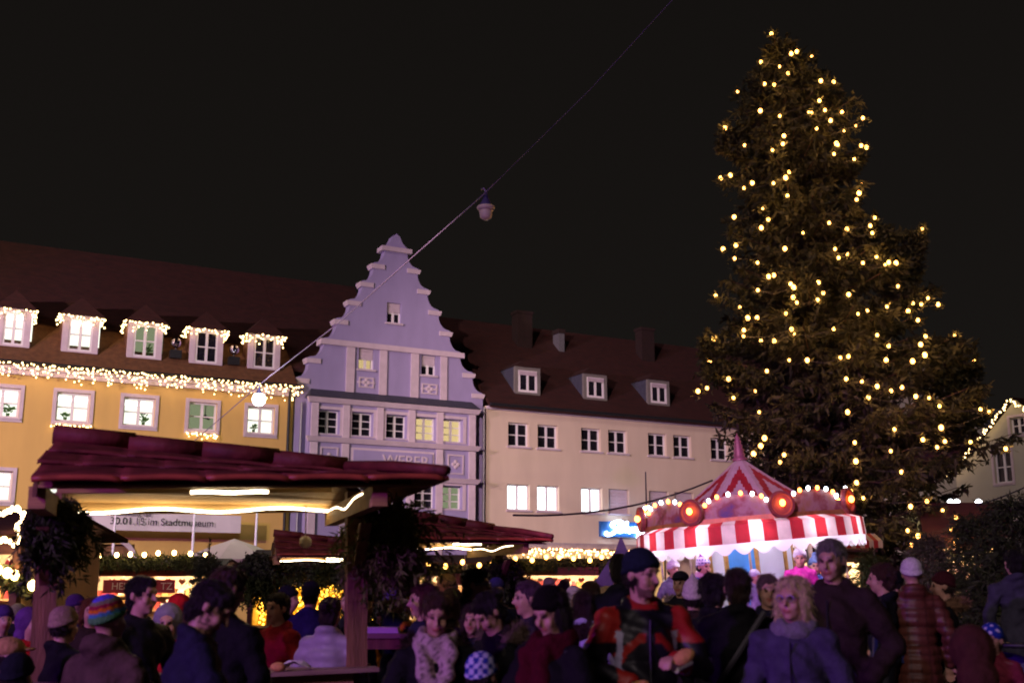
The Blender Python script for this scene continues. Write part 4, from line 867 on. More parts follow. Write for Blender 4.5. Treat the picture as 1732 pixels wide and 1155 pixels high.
# ------------------------------------------------------------------ children's carousel
CD = 20.0; cc_ = at(1288, 985, CD); CZ = gz(cc_.x)
ca = empty('carousel', (cc_.x, CD, CZ-.07), (0, R(-4.6), R(8)), label='children\'s carousel with red and white striped canopy and coloured bulbs', cat='carousel')
red_c = mat('canvas_red', (.40, .025, .03), .75, .2, 6, .2, 12, trans=.22); white_c = mat('canvas_white', hx('#cdb9b0'), .8, .14, 6, .2, 12, trans=.30)
RR = 1.93; NS = 56
zv1, zv0 = at(1273, 884, CD-RR).z-CZ, at(1273, 918, CD-RR).z-CZ
zv1, zv0 = 2.52, 2.23
RC = 1.66; zc0 = 2.61; zc1 = zc0+.24
MB().lathe([(0, .30), (RR-.1, .30), (RR-.1, .05), (RR-.2, 0)], 32).build('platform', hut_wood, ca)
cv = MB(); vl = MB(); sk = MB()
for k in range(NS):
    a0, a1 = 2*math.pi*k/NS, 2*math.pi*(k+1)/NS; cv.mi = vl.mi = k % 2
    c = lambda r, z, a: (r*math.cos(a), r*math.sin(a), z)
    cv.add([c(RR, zv1, a0), c(RR, zv1, a1), c(RC-.05, zc0+.02, a1), c(RC-.05, zc0+.02, a0)], [(0, 1, 2, 3)])
    vl.add([c(RR+.02, zv0, a0), c(RR+.02, zv0, a1), c(RR, zv1, a1), c(RR, zv1, a0)], [(0, 1, 2, 3)])
    for j in range(6):
        b0_, b1_ = a0+(a1-a0)*j/6, a0+(a1-a0)*(j+1)/6; f = lambda a: .07+.11*abs(math.sin(a*20))
        sk.add([c(RR+.0, zv0-f(b0_), b0_), c(RR, zv0-f(b1_), b1_), c(RR, zv0+.02, b1_), c(RR, zv0+.02, b0_)], [(0, 1, 2, 3)])
cv.build('canopy', [red_c, white_c], ca); vl.build('valance', [red_c, white_c], ca)
sk.build('scalloped_skirt', mat('skirt_white', hx('#e9dfe2'), .8, .03, trans=.5), ca)
MB().lathe([(.3, zc0-.12), (RR-.25, zv1-.06)], 32).build('ceiling', white_c, ca)
lampw = emat('carousel_lamp', (.90, .80, 1.0), 150)
lm = smoothmesh(bulb_mesh('lamp', .06, lampw))
for k in range(12): a = 2*math.pi*(k+.5)/12; inst('lamp', lm, ca, (1.72*math.cos(a), 1.72*math.sin(a), zv1-.12))
# rounding boards: eight arched painted panels with bulbs, round shields between
def paint(name, base):
    m = mat(name, base, .55, .35, 5, .1, 20); nt = m.node_tree; N = nt.nodes; L = nt.links; b = N['Principled BSDF']
    v = N.new('ShaderNodeTexNoise'); v.inputs['Scale'].default_value = 3.5; v.inputs['Detail'].default_value = 3; tc = N.new('ShaderNodeTexCoord'); L.new(tc.outputs['Object'], v.inputs['Vector'])
    cr = N.new('ShaderNodeValToRGB'); e = cr.color_ramp; e.elements[0].position = .3; e.elements[0].color = (.10, .07, .16, 1); e.elements[1].position = .7; e.elements[1].color = (.34, .22, .08, 1)
    x = e.elements.new(.45); x.color = (.25, .09, .06, 1); x = e.elements.new(.56); x.color = (.36, .26, .20, 1); L.new(v.outputs[0], cr.inputs[0]); L.new(cr.outputs[0], b.inputs['Base Color']); return m
pm_ = paint('painted_panel', (.4, .2, .1)); gold = mat('gold_paint', (.45, .25, .07), .4, .25, 10, metal=.4)
bulb_r = smoothmesh(bulb_mesh('bulb', .034, emat('bulb_red', (1, .22, .04), 16))); bulb_w = smoothmesh(bulb_mesh('bulb', .034, emat('bulb_cold', (.75, .85, 1), 12)))
NP = 8; hwp = RC*math.tan(math.pi/NP)-.02
for k in range(NP):
    a = 2*math.pi*k/NP + R(-90+22.5*.9); rot = Matrix.Rotation(a+math.pi/2, 4, 'Z'); n_ = Vector((math.cos(a), math.sin(a), 0))
    top = [(hwp*math.cos(t)*.72, zc1+.15*math.sin(t)) for t in np.linspace(0, math.pi, 12)]
    b = MB().prism([(-hwp, zc0), (hwp, zc0), (hwp, zc1-.06), (hwp*.72, zc1-.04)] + top[1:-1] + [(-hwp*.72, zc1-.04), (-hwp, zc1-.06)], -.03, .03)
    b.v = [tuple(rot @ Vector(v) + n_*RC) for v in b.v]; pn = b.build('rounding_board', pm_, ca)
    mo = MB().box(-hwp, hwp, -.065, -.032, zc0-.04, zc0+.04); mo.v = [tuple(rot @ Vector(v) + n_*RC) for v in mo.v]; mo.build('moulding', gold, pn)
    for i, t in enumerate(np.linspace(.15, math.pi-.15, 8)): inst('bulb', bulb_r if i % 2 else bulb_w, pn, rot @ Vector((hwp*math.cos(t)*.74, -.05, zc1+.17*math.sin(t))) + n_*RC)
    a2_ = a + math.pi/NP; n2 = Vector((math.cos(a2_), math.sin(a2_), 0)); rot2 = Matrix.Rotation(a2_+math.pi/2, 4, 'Z'); RC2 = RC/math.cos(math.pi/NP)+.03
    s = MB().lathe([(.0, .03), (.15, .05), (.17, .08), (.21, .08), (.22, .03), (.21, 0), (0, 0)], 20); s.v = [tuple(rot2 @ Vector((v[0], -v[2], v[1]+zc0+.17)) + n2*RC2) for v in s.v]
    sh = s.build('shield', mat('shield_paint', (.22, .07, .05), .5, .3, 8), ca); inst('bulb', smoothmesh(bulb_mesh('bulb', .05, MATS['bulb_red'])) if k == 0 else sb_me, sh, rot2 @ Vector((0, -.10, zc0+.19)) + n2*RC2)
    if k == 0: sb_me = sh.children[0].data
# tent top
tp = MB(); NT = 8; zt0, zt1, rt0 = zc0+.12, 3.70, 1.48
for k in range(NT):
    A0 = 2*math.pi*(k+.5)/NT + R(-90+22.5*.9); A1 = A0+2*math.pi/NT; P = lambda f, a: Vector((rt0*(1-f)*math.cos(a)+.06*math.cos(a)*f, rt0*(1-f)*math.sin(a)+.06*math.sin(a)*f, zt0+(zt1-zt0)*(f**1.15)))
    for i in range(20):      # stripes run parallel to the seams and meet in chevrons
        for j in range(16):
            f0, f1 = j/16, (j+1)/16; u0, u1 = i/20, (i+1)/20; um = (u0+u1)/2; dist = min(um, 1-um)*(1-(f0+f1)/2); tp.mi = int(dist/.11+.35) % 2
            q = lambda u, f: P(f, A0).lerp(P(f, A1), .5+(u-.5))
            tp.add([q(u0, f0), q(u1, f0), q(u1, f1), q(u0, f1)], [(0, 1, 2, 3)])
tp.build('tent_top', [white_c, red_c], ca)
MB().lathe([(.13, 3.67), (.14, 3.71), (.09, 3.73), (.11, 3.78), (.08, 3.81), (.10, 3.86), (.07, 3.89), (.085, 3.94), (.055, 3.97), (.07, 4.01), (.04, 4.04), (.045, 4.08), (.015, 4.12), (0, 4.17)], 14).build('finial', mat('finial_paint', (.30, .12, .14), .4, .3, 20, metal=.2), ca, True)
# centre column with panels and poles
for k in range(8):
    a = 2*math.pi*k/8 + R(10); rot = Matrix.Rotation(a+math.pi/2, 4, 'Z'); n_ = Vector((math.cos(a), math.sin(a), 0)); w_ = .62*math.tan(math.pi/8)
    b = MB().box(-w_+.01, w_-.01, -.02, .02, .32, 2.66); b.v = [tuple(rot @ Vector(v) + n_*.62) for v in b.v]; b.build('column_panel', mat('panel_blue', (.06, .30, .75), .4, .1) if k == 5 else mat('panel_white', hx('#d6d4e2'), .45, .05), ca)
    b = MB().box(w_-.02, w_+.04, -.05, .03, .31, 2.67); b.v = [tuple(rot @ Vector(v) + n_*.62) for v in b.v]; b.build('column_strip', gold, ca)
for k in range(12):
    a = 2*math.pi*(k+.3)/12; r_ = 1.55 if k % 2 else 1.15; MB().tube([(r_*math.cos(a), r_*math.sin(a), .3), (r_*math.cos(a), r_*math.sin(a), 2.6)], .022, 8).build('pole', mat('pole_brass', (.6, .45, .35), .3, .1, metal=.6), ca)
# little ride cars on the platform
def ride_car(px, D, label, col):
    p = at(px, 990, D); o = empty('ride_car', (p.x, D, gz(p.x)+.33), (0, 0, R(random.uniform(60, 120))), label=label, cat='ride car', group='carousel ride cars')
    m = mat('ride_' + label.split()[0], col, .25, .1, coat=.6)
    MB().prism([(-.45, .08), (.45, .08), (.5, .3), (.38, .42), (.15, .44), (.1, .34), (-.3, .34), (-.34, .52), (-.46, .5), (-.5, .25)], -.2, .2).build('body', m, o)
    for sx in (-.3, .3):
        for sy in (-1, 1):
            w = MB().lathe([(0, -.03), (.09, -.03), (.1, 0), (.09, .03), (0, .03)], 14); w.v = [(v[0]+sx, v[2]+sy*.22, v[1]+.1) for v in w.v]; w.build('wheel', metal_dark, o)
    st = MB().lathe([(.07, 0), (.085, .012), (.07, .024)], 12); st.v = [(v[0]*.6+.12, v[1], v[2]+.44+v[0]*.3) for v in st.v]; st.build('steering_wheel', metal_dark, o)
ride_car(1140, 19.2, 'red ride car under the child in the white hat', (.5, .03, .03)); ride_car(1192, 18.9, 'blue ride car under the child in the patterned bobble hat', (.04, .12, .5))
ride_car(1349, 18.9, 'yellow ride car under the child in the pink coat', (.6, .4, .04)); ride_car(1374, 19.4, 'green ride car under the child in the blue hat', (.05, .35, .10))
# striped ticket awning behind the carousel
aw = empty('awning', at(1425, 990, 22.8) , label='small red and white striped awning behind the carousel', cat='awning'); aw.location.z = 0; za_, zb2 = at(1425, 902, 22.8).z, at(1425, 926, 22.3).z; am = MB()
for k in range(16):
    x0 = -.7+1.4*k/16; x1 = x0+1.4/16; am.mi = k % 2
    am.add([(x0, 0, za_), (x1, 0, za_), (x1, -.45, za_-.16), (x0, -.45, za_-.16), (x1, -.46, zb2), (x0, -.46, zb2)], [(3, 2, 1, 0), (5, 4, 2, 3)])
am.build('cloth', [red_c, white_c], aw)
for sx in (-.65, .65): MB().tube([(sx, -.02, 0), (sx, -.02, za_)], .025).build('post', metal_grey, aw)
# ------------------------------------------------------------------ people
cloth_m = mat('cloth', None, .85, .28, 14, .7, 20, attr=True, spec=.2)
shell_m = mat('shell_cloth', None, .5, .15, 8, .25, 12, attr=True, spec=.35)
skin_m = mat('skin', None, .5, .07, 30, .05, 120, attr=True, spec=.35)
knit_m = mat('knit', None, .95, .25, 60, .8, 110, attr=True, spec=.1)
hair_m = mat('hair', None, .5, .45, 14, .8, 60, attr=True, spec=.35, stretch=(6, 6, 1))
fur_m = mat('fur', None, .95, .4, 60, 1.0, 150, attr=True, spec=.1)
SKIN = (.46, .25, .18)
class Prims:
    def __init__(s): s.mb = MB(); s.col = []
    def _c(s, c, n0): s.col += [c]*(len(s.mb.v)-n0)
    def ell(s, c, r, col, M=None, n=12, k=8):
        n0 = len(s.mb.v); s.mb.ell((0, 0, 0), r, n, k)
        T = (M or Matrix.Identity(4)) @ Matrix.Translation(c); s.mb.v[n0:] = [tuple(T @ Vector(v)) for v in s.mb.v[n0:]]; s._c(col, n0); return s
    def cap(s, a, b, r0, r1, col, M=None, n=10, m=6):
        M = M or Matrix.Identity(4); a = M @ Vector(a); b = M @ Vector(b); d = b-a; L = d.length or 1e-6; d = d/L; n0 = len(s.mb.v)
        pts = []; rs = []
        for t in (0.05, .45, .8): pts.append(a - d*r0*math.cos(t*math.pi/2)); rs.append(max(1e-4, r0*math.sin(t*math.pi/2)))
        for i in range(m+1): t = i/m; pts.append(a+d*L*t); rs.append(r0+(r1-r0)*t)
        for t in (.8, .45, .05): pts.append(b + d*r1*math.cos(t*math.pi/2)); rs.append(max(1e-4, r1*math.sin(t*math.pi/2)))
        s.mb.tube(pts, rs, n); s._c(col, n0); return s
    def make(s, name, voxel, m, parent, colfn=None, dispfn=None, smooth=4):
        me = s.mb.mesh(name, m); t = bpy.data.objects.new('tmp', me); C.objects.link(t)
        md = t.modifiers.new('r', 'REMESH'); md.mode = 'VOXEL'; md.voxel_size = voxel
        if smooth: ms = t.modifiers.new('s', 'SMOOTH'); ms.iterations = smooth; ms.factor = .5
        new = bpy.data.meshes.new_from_object(t.evaluated_get(bpy.context.evaluated_depsgraph_get())); bpy.data.objects.remove(t); bpy.data.meshes.remove(me)
        n = len(new.vertices); co = np.empty(n*3, np.float32); new.vertices.foreach_get('co', co); co = co.reshape(-1, 3)
        if dispfn is not None:
            no = np.empty(n*3, np.float32); new.vertices.foreach_get('normal', no); co2 = co + no.reshape(-1, 3)*dispfn(co)[:, None]; new.vertices.foreach_set('co', co2.astype(np.float32).ravel())
        if colfn is not None: cols = colfn(co)
        else:
            uq = set(s.col)
            if len(uq) == 1: cols = np.tile(np.array(s.col[0]), (n, 1))
            else:
                kd = KDTree(len(s.mb.v)); 
                for i, v in enumerate(s.mb.v): kd.insert(v, i)
                kd.balance(); cols = np.array([s.col[kd.find(v)[1]] for v in co])
        ca_ = new.color_attributes.new('Col', 'FLOAT_COLOR', 'POINT'); ca_.data.foreach_set('color', np.concatenate([cols, np.ones((n, 1))], 1).astype(np.float32).ravel())
        new.polygons.foreach_set('use_smooth', [True]*len(new.polygons)); new.materials.clear(); new.materials.append(m); new.name = name; new.update()
        return inst(name, new, parent)
ARMS = {'down': ((.25, .03, 1.13), (.26, -.06, .89)), 'pocket': ((.28, .07, 1.14), (.20, -.10, .95)), 'front': ((.27, .0, 1.14), (.09, -.25, 1.07)),
        'eat': ((.27, -.02, 1.15), (.08, -.27, 1.21)), 'low': ((.27, -.04, 1.13), (.14, -.24, .98)), 'reach': ((.24, -.16, 1.16), (.16, -.40, 1.05)), 'up': ((.28, -.10, 1.22), (.12, -.22, 1.42))}
def hand(P, el, wr, sg, col, M, grip=.5, big=1.0):
    e = Vector(el); w = Vector(wr); d = (w-e).normalized(); sd_ = d.cross(Vector((0, 0, 1))); sd_ = sd_.normalized() if sd_.length > .1 else Vector((1, 0, 0)); dn = d.cross(sd_).normalized()
    if dn.z > 0: dn = -dn
    pc = w + d*.055; rot = Matrix((sd_, d, dn)).transposed().to_4x4()
    P.ell((0, 0, 0), (.040*big, .05*big, .02*big), col, M @ Matrix.Translation(pc) @ rot)
    for i, (o_, L) in enumerate(((-.030, .062), (-.010, .074), (.011, .070), (.030, .055))):
        b = pc + sd_*o_*big + d*.042; k1 = b + (d*math.cos(grip*.9) + dn*math.sin(grip*.9))*L*.5; k2 = k1 + (d*math.cos(grip*2.1) + dn*math.sin(grip*2.1))*L*.55
        P.cap(b, k1, .0105*big, .0095*big, col, M, 7, 3); P.cap(k1, k2, .0095*big, .008*big, col, M, 7, 3)
    tb_ = pc - sd_*sg*.034 - d*.018; t1 = tb_ + (-sd_*sg*.6 + d*.7 + dn*.35).normalized()*.038; P.cap(tb_, t1, .013, .011, col, M, 7, 3); P.cap(t1, t1 + (d*.9+dn*.5).normalized()*.03, .011, .009, col, M, 7, 3)
def person(px, py, D, yaw, label, coat='#15151a', legs='#14141c', hair='short', hcol='#1d120c', hat=None, hatc='#333333', pose='down', poseL=None, lean=0, hpitch=0, hyaw=0, fem=False, q=2, scarf=None, puffer=0, hem=.78, collar=.035, hood=None, coatfn=None, hatfn=None, bulk=1.0, face=True, sit=False, skin=SKIN, beard=None, glasses=False, child=False, z0=None, pom=None, mat_=None, group='people in the crowd', extra=None, bigcollar=None, hscale=1.0, cvox=None):
    T = at(px, py, D); g0 = gz(T.x) if z0 is None else z0
    H0 = 1.75 + (.025 if hat else .0); vox = {3: .0105, 2: .015, 1: .024, 0: .03}[q]; cv = cvox or {3: .017, 2: .022, 1: .03, 0: .036}[q]
    if sit: H0 -= .42
    ML = Matrix.Translation((0, 0, .95)) @ Matrix.Rotation(R(lean), 4, 'X') @ Matrix.Translation((0, 0, -.95))
    hc0 = ML @ Vector((0, .0, 1.625)); hs = (1.22 if child else 1.0)*hscale
    topz = hc0.z + .125*hs
    s = (T.z-g0)/(topz + (.025 if hat else .0) - (.42 if sit else 0)); 
    yaw_r = R(yaw); off = Matrix.Rotation(yaw_r, 3, 'Z') @ Vector((hc0.x*s, hc0.y*s, 0))
    o = empty('child' if child else 'person', (T.x-off.x, T.y-off.y, g0 - (.42*s if sit else 0)), (0, 0, yaw_r), label=label, cat='child' if child else 'person', group=group); o.scale = (s, s, s)
    MH = ML @ Matrix.Translation((0, 0, 1.625)) @ Matrix.Rotation(R(hyaw), 4, 'Z') @ Matrix.Rotation(R(hpitch), 4, 'X') @ Matrix.Scale(hs, 4)
    cc = hx(coat); lc_ = hx(legs); hcx = hx(hcol); B = Prims(); sx_ = .92 if fem else 1.0
    lip = (skin[0]*.75, skin[1]*.45, skin[2]*.45); eye = (.06, .035, .03); jawc = beard and tuple(.25*a+.6*b for a, b in zip(skin, hx(beard))) or skin
    h = lambda c, r, col: B.ell(c, r, col, MH)
    h((0, .01, .025), (.076, .097, .098), skin); h((0, -.022, -.048), (.060, .068, .072), jawc if beard else skin); h((0, -.066, -.096), (.027, .020, .018), jawc)
    B.cap((0, -.094, .014), (0, -.114, -.026), .0085, .0145, skin, MH, 8, 3); h((0, -.082, .034), (.054, .016, .012), skin)
    for k in (-1, 1):
        h((k*.037, -.064, -.032), (.025, .022, .026), skin); h((k*.030, -.0850, .010), (.0100, .005, .0036), eye); h((k*.032, -.0925, .031), (.017, .004, .0030), tuple(.4*x+.45*y for x, y in zip(hcx, skin))); h((k*.079, .014, -.002), (.010, .018, .030), skin)
    h((0, -.091, -.061), (.023, .007, .0065), lip)
    B.cap(tuple(MH @ Vector((0, .02, -.05))), tuple(ML @ Vector((0, .02, 1.43))), .054*hs, .056, skin)
    for z, r in ((1.30, (.155*sx_, .10, .17)), (1.12, (.14*sx_, .095, .17)), (.97, (.155, .105, .12))): B.ell((0, 0, z), r, lc_ if z < 1 else cc, ML)
    B.cap((-.13, 0, 1.40), (.13, 0, 1.40), .06, .06, cc, ML)
    for k in (-1, 1):
        if sit: kn = (k*.13, -.40, .93); an = (k*.13, -.42, .52)
        else: kn = (k*.105, -.015, .49); an = (k*.11, .015, .10)
        B.cap((k*.095, 0, .93), kn, .088, .062, lc_); B.cap(kn, an, .060, .045, lc_); B.cap((an[0], an[1]+.03, an[2]-.05), (an[0]+k*.015, an[1]-.15, an[2]-.065), .045, .036, (.02, .018, .016))
    arms = []
    for k, ps in ((-1, pose), (1, poseL or pose)):
        el, wr = ARMS[ps] if isinstance(ps, str) else ps; el = (k*(el[0]+.035*bulk)*sx_, el[1], el[2]); wr = (k*wr[0], wr[1], wr[2]); arms.append((k, el, wr))
        B.cap((k*.18*sx_, 0, 1.40), el, .05, .042, cc, ML); B.cap(el, wr, .040, .028, cc, ML)
        if q >= 1 and ps != 'pocket': hand(B, el, wr, k, skin, ML, .55 if q < 3 else .7)
    B.make('body', vox, skin_m, o, smooth=2 if q >= 2 else 3)
    # jacket
    J = Prims(); u = bulk
    J.cap((-.14*sx_, .0, 1.385), (.14*sx_, .0, 1.385), .072*u, .072*u, cc, ML); J.ell((0, -.005, 1.28), (.180*sx_*u, .132*u, .18), cc, ML); J.ell((0, -.005, 1.10), (.166*sx_*u, .126*u, .20), cc, ML); J.ell((0, .045, 1.42), (.11, .075, .075), cc, ML)
    J.ell((0, 0, .95), (.178*u, .134*u, .18), cc, ML if hem > .7 else None)
    if hem < .75: J.cap((0, 0, .95), (0, 0, hem+.12), .16*u, .18*u, cc)
    for k in (-1, 1): J.cap((k*.02, .03, 1.455), (k*.14*sx_, .01, 1.39), .058, .068*u, cc, ML)
    for k, el, wr in arms: J.cap((k*.19*sx_, 0, 1.385), el, .070*u, .060*u, cc, ML); J.cap(el, tuple(Vector(el).lerp(Vector(wr), .93)), .060*u, .047*u, cc, ML)
    if collar:
        JJ = J if not bigcollar else Prims()
        for i in range(14):
            a = 2*math.pi*i/14; b = 2*math.pi*(i+1)/14; rc = .078; cz = lambda t: 1.475 + .03*math.sin(t)
            JJ.cap((rc*math.cos(a), .028+rc*math.sin(a), cz(a)), (rc*math.cos(b), .028+rc*math.sin(b), cz(b)), collar, collar, cc if not bigcollar else hx(bigcollar), ML, 8, 2)
        if bigcollar: JJ.make('collar', cv, knit_m, o, dispfn=lambda co: .006*np.sin(co[:, 0]*70+co[:, 2]*50))
    disp = None
    if puffer: disp = lambda co: (.014*np.abs(np.sin(np.pi*co[:, 2]/puffer))-.006)
    else:
        ph = random.uniform(0, 9); disp = lambda co: .008*np.sin(co[:, 2]*23+ph+3*np.sin(co[:, 0]*9)) + .006*np.sin(co[:, 0]*31+co[:, 2]*17+ph) + .004*np.sin(co[:, 2]*61+co[:, 0]*40+co[:, 1]*25)
    J.make('jacket', cv, mat_ or (shell_m if puffer else cloth_m), o, colfn=(lambda co: coatfn(co, cc)) if coatfn else None, dispfn=disp)
    if q == 3 and abs(yaw) < 60 and not scarf:
        MB().tube([tuple(ML @ Vector((.004*math.sin(z*9), -.134*u-.006, z))) for z in np.linspace(1.40, 1.02, 12)], .0055, 5).build('zip', metal_dark, o)
        for k in (-1, 1): MB().tube([tuple(ML @ Vector((k*.10, -.115*u, 1.04))), tuple(ML @ Vector((k*.135, -.095*u, .97)))], .007, 5).build('pocket_edge', metal_dark, o)
    # hair and hat
    hv = {3: .011, 2: .014, 1: .02, 0: .026}[q]
    if hair and hair != 'none':
        Hh = Prims(); e = lambda c, r: Hh.ell(c, r, hcx, MH)
        if hat: e((0, .03, -.01), (.080, .082, .07))
        else: e((0, .022, .042), (.087, .105, .096)); e((0, -.03, .085), (.065, .055, .045)); e((0, .056, -.04), (.074, .060, .066)); e((0, .03, -.01), (.0815, .06, .05))
        if hair in ('bob', 'long'):
            for k in (-1, 1): e((k*.076, .012, -.03), (.030, .066, .085)); e((k*.082, .0, -.07), (.024, .05, .05))
            e((0, .075, -.03), (.088, .05, .10)); e((0, .03, .055), (.098, .105, .085))
        if hair == 'long': e((0, .085, -.17), (.095, .045, .15)); [e((k*.08, .03, -.16), (.034, .045, .13)) for k in (-1, 1)]
        if hair == 'bun': e((0, .125, .06), (.045, .042, .042)); e((0, .04, .02), (.082, .08, .07))
        if hair == 'curly':
            for i in range(26):
                a = random.uniform(0, 6.28); b = random.uniform(-.2, 1.4); e((.085*math.cos(a)*math.cos(b), .03+.085*math.sin(a)*math.cos(b) if math.sin(a) > -.4 else .0, .03+.09*math.sin(b)), (.034,)*3)
        ho = Hh.make('hair', hv, hair_m, o, dispfn=lambda co: .004*np.sin(co[:, 0]*130+co[:, 2]*40)*np.sin(co[:, 1]*110), smooth=2)
        if q >= 1: strands(ho, 'hair_strands', {3: 1500, 2: 900, 1: 400}[q], .055 if hair in ('bob', 'long') else .036, .0022 if q == 3 else .003, 'hair', o, hcx)
    if hat:
        Ht = Prims(); hc_ = hx(hatc)
        if hat in ('beanie', 'bobble', 'tall'):
            Ht.ell((0, .018, .060), (.092, .110, .092 if hat != 'tall' else .115), hc_, MH)
            for i in range(18):
                a = 2*math.pi*i/18; b = 2*math.pi*(i+1)/18; f = lambda t: (.083*math.cos(t), .014+.101*math.sin(t), .036-.034*math.sin(t))
                Ht.cap(f(a), f(b), .018, .018, hc_, MH, 6, 2)
            if hat == 'bobble': Ht.ell((0, .02, .165), (.042,)*3, hx(pom or hatc), MH)
            if hat == 'tall': Ht.cap((0, .03, .12), (0, .045, .19), .05, .022, hc_, MH)
        elif hat == 'hood':
            Ht.ell((0, .035, .035), (.112, .118, .125), hc_, MH); Ht.ell((0, .06, -.10), (.10, .085, .10), hc_, MH)
        elif hat == 'cap':
            Ht.ell((0, .015, .062), (.088, .106, .075), hc_, MH); Ht.ell((0, -.10, .055), (.065, .06, .012), hc_, MH)
        MI = MH.inverted()
        Ht.make('hat', hv, knit_m if hat in ('beanie', 'bobble', 'tall') else cloth_m, o, colfn=(lambda co: hatfn(np.array([MI @ Vector(v) for v in co]))) if hatfn else None, smooth=3)
    if scarf:
        Sc = Prims(); scc = hx(scarf)
        for lv, (rx, ry, rr_) in enumerate(((.095, .10, .040), (.110, .115, .044), (.105, .115, .040))):
            for i in range(14):
                a = 2*math.pi*i/14; b = 2*math.pi*(i+1)/14; f = lambda t: (rx*math.cos(t), .02+ry*math.sin(t), 1.50-.045*lv + (.03+.025*lv)*math.sin(t)); Sc.cap(f(a), f(b), rr_, rr_, scc, ML, 8, 2)
        if extra == 'loop':
            for k in (-1, 1): Sc.cap((k*.085, -.09, 1.43), (k*.065, -.155, 1.28), .048, .045, scc, ML); Sc.cap((k*.065, -.155, 1.28), (0, -.17, 1.20), .045, .045, scc, ML)
        elif extra == 'tails':
            for k in (-.06, .05): Sc.cap((k, -.12, 1.42), (k*1.2, -.155, 1.02), .048, .055, scc, ML)
        Sc.make('scarf', cv, knit_m, o, dispfn=lambda co: .008*np.sin(co[:, 0]*60+co[:, 2]*45), smooth=2, colfn=(lambda co: np.where((np.sin(co[:, 0]*95+3*np.sin(co[:, 2]*40))*np.sin(co[:, 2]*80+co[:, 0]*20) > .45)[:, None], np.array(scc)*.35, np.array(scc))) if extra == 'loop' else None)
    if hood:
        Hd = Prims(); hcol_ = hx(hood)
        for i in range(12):
            a = math.pi*(-.12+1.24*i/12); b = math.pi*(-.12+1.24*(i+1)/12); f = lambda t: (.155*math.cos(t), .06+.115*math.sin(t), 1.455+.012*math.sin(t)); Hd.cap(f(a), f(b), .05, .05, hcol_, ML, 8, 2)
        fo = Hd.make('fur_trim', cv, fur_m, o, dispfn=lambda co: .012*np.sin(co[:, 0]*140+co[:, 1]*90)*np.sin(co[:, 2]*130), smooth=1)
        strands(fo, 'fur_hairs', 1200, .05, .002, 'fur', o, hcol_)
    if glasses:
        gl = MB()
        for k in (-1, 1):
            gl.tube([MH @ Vector((k*.031+.021*math.cos(t), -.104, .008+.016*math.sin(t))) for t in np.linspace(0, 2*math.pi, 13)], .0028, 5); gl.tube([MH @ Vector((k*.052, -.102, .012)), MH @ Vector((k*.082, .01, .012))], .0026, 5)
        gl.tube([MH @ Vector((-.011, -.106, .010)), MH @ Vector((.011, -.106, .010))], .0026, 5); gl.build('glasses', metal_grey, o)
    return o
def strands(src, name, n, L, w, mode, parent, c_up):
    me = src.data; k = len(me.vertices); co = np.empty(k*3, np.float32); no = np.empty(k*3, np.float32); me.vertices.foreach_get('co', co); me.vertices.foreach_get('normal', no); co = co.reshape(-1, 3).astype(float); no = no.reshape(-1, 3).astype(float)
    i = rng.integers(0, k, n); P = co[i]; Nn = no[i]
    if mode == 'hair':
        c = co.mean(0); d = P-c-np.array([0, -.02, .10]); d[:, 2] -= .05; d -= Nn*(d*Nn).sum(1, keepdims=True); d /= np.linalg.norm(d, axis=1, keepdims=True)+1e-6; d += rng.normal(0, .22, (n, 3)) + Nn*.16
    else: d = Nn + rng.normal(0, .55, (n, 3))
    out = []; blades(P-Nn*.004, d, L*rng.uniform(.5, 1.3, n), w, out)
    o = quads_obj(name, out, me.materials[0], parent); cc = np.array(c_up)[None]*rng.uniform(.55, 1.9, (n, 1)); a = o.data.color_attributes.new('Col', 'FLOAT_COLOR', 'POINT')
    a.data.foreach_set('color', np.repeat(np.concatenate([cc, np.ones((n, 1))], 1), 4, 0).astype(np.float32).ravel()); return o
def wpt(o, p): return Matrix.LocRotScale(o.location, o.rotation_euler, o.scale) @ Vector(p)

# --- colour layouts of printed or patterned clothing
def rainbow(c):
    z = c[:, 2]*1.0 + c[:, 0]*.12 + c[:, 1]*.12; st = [hx(h) for h in ('#4f8a52', '#4a86a8', '#d9781e', '#8c2038', '#7a7a58', '#5a55c8')]
    idx = np.clip(((z-.022)/.021).astype(int), 0, 5); return np.array(st)[idx]
def softshell(co, base):
    x, y, z = co[:, 0], co[:, 1], co[:, 2]; col = np.tile(np.array(hx('#14121a')), (len(co), 1)); red = np.array(hx('#93201a')); grey = np.array(hx('#9a94ae'))
    sh = (np.abs(x) > .145) & (z > 1.28) & (z > 1.28+.0*x); col[sh] = red
    yoke = (z > 1.455); col[yoke] = red; col[(z > 1.43) & (np.abs(x) < .15) & (np.abs(x) > .07)] = np.array(hx('#0e0d12'))
    arch_ = (y < -.02) & (z < 1.335 - .9*np.maximum(0, np.abs(x)-.05)) & (z > 1.285 - .9*np.maximum(0, np.abs(x)-.05)-1.6*np.maximum(0, np.abs(x)-.11)) & (np.abs(x) < .19) & (np.abs(x) > .025); col[arch_] = red
    col[(y < .03) & (np.abs(x) > .135) & (np.abs(x) < .165) & (z < 1.34) & (z > 1.14)] = grey
    for w_ in ((-.12, -.235, 1.095), (.10, -.255, 1.20)): col[np.linalg.norm(co-np.array(w_), axis=1) < .075] = red
    return col
def quilt(co, base):
    x, z = co[:, 0], co[:, 2]; k = 1 - .45*((np.abs(np.mod(z, .075)-.0375) > .031) | (np.abs(np.mod(x, .075)-.0375) > .031)); return np.array(base)[None]*k[:, None]
def stars(c):
    k = (np.sin(c[:, 0]*70)*np.sin(c[:, 2]*75+c[:, 1]*40) > .55)[:, None]; return np.where(k, np.array(hx('#d8d4e8')), np.array(hx('#2438a0')))
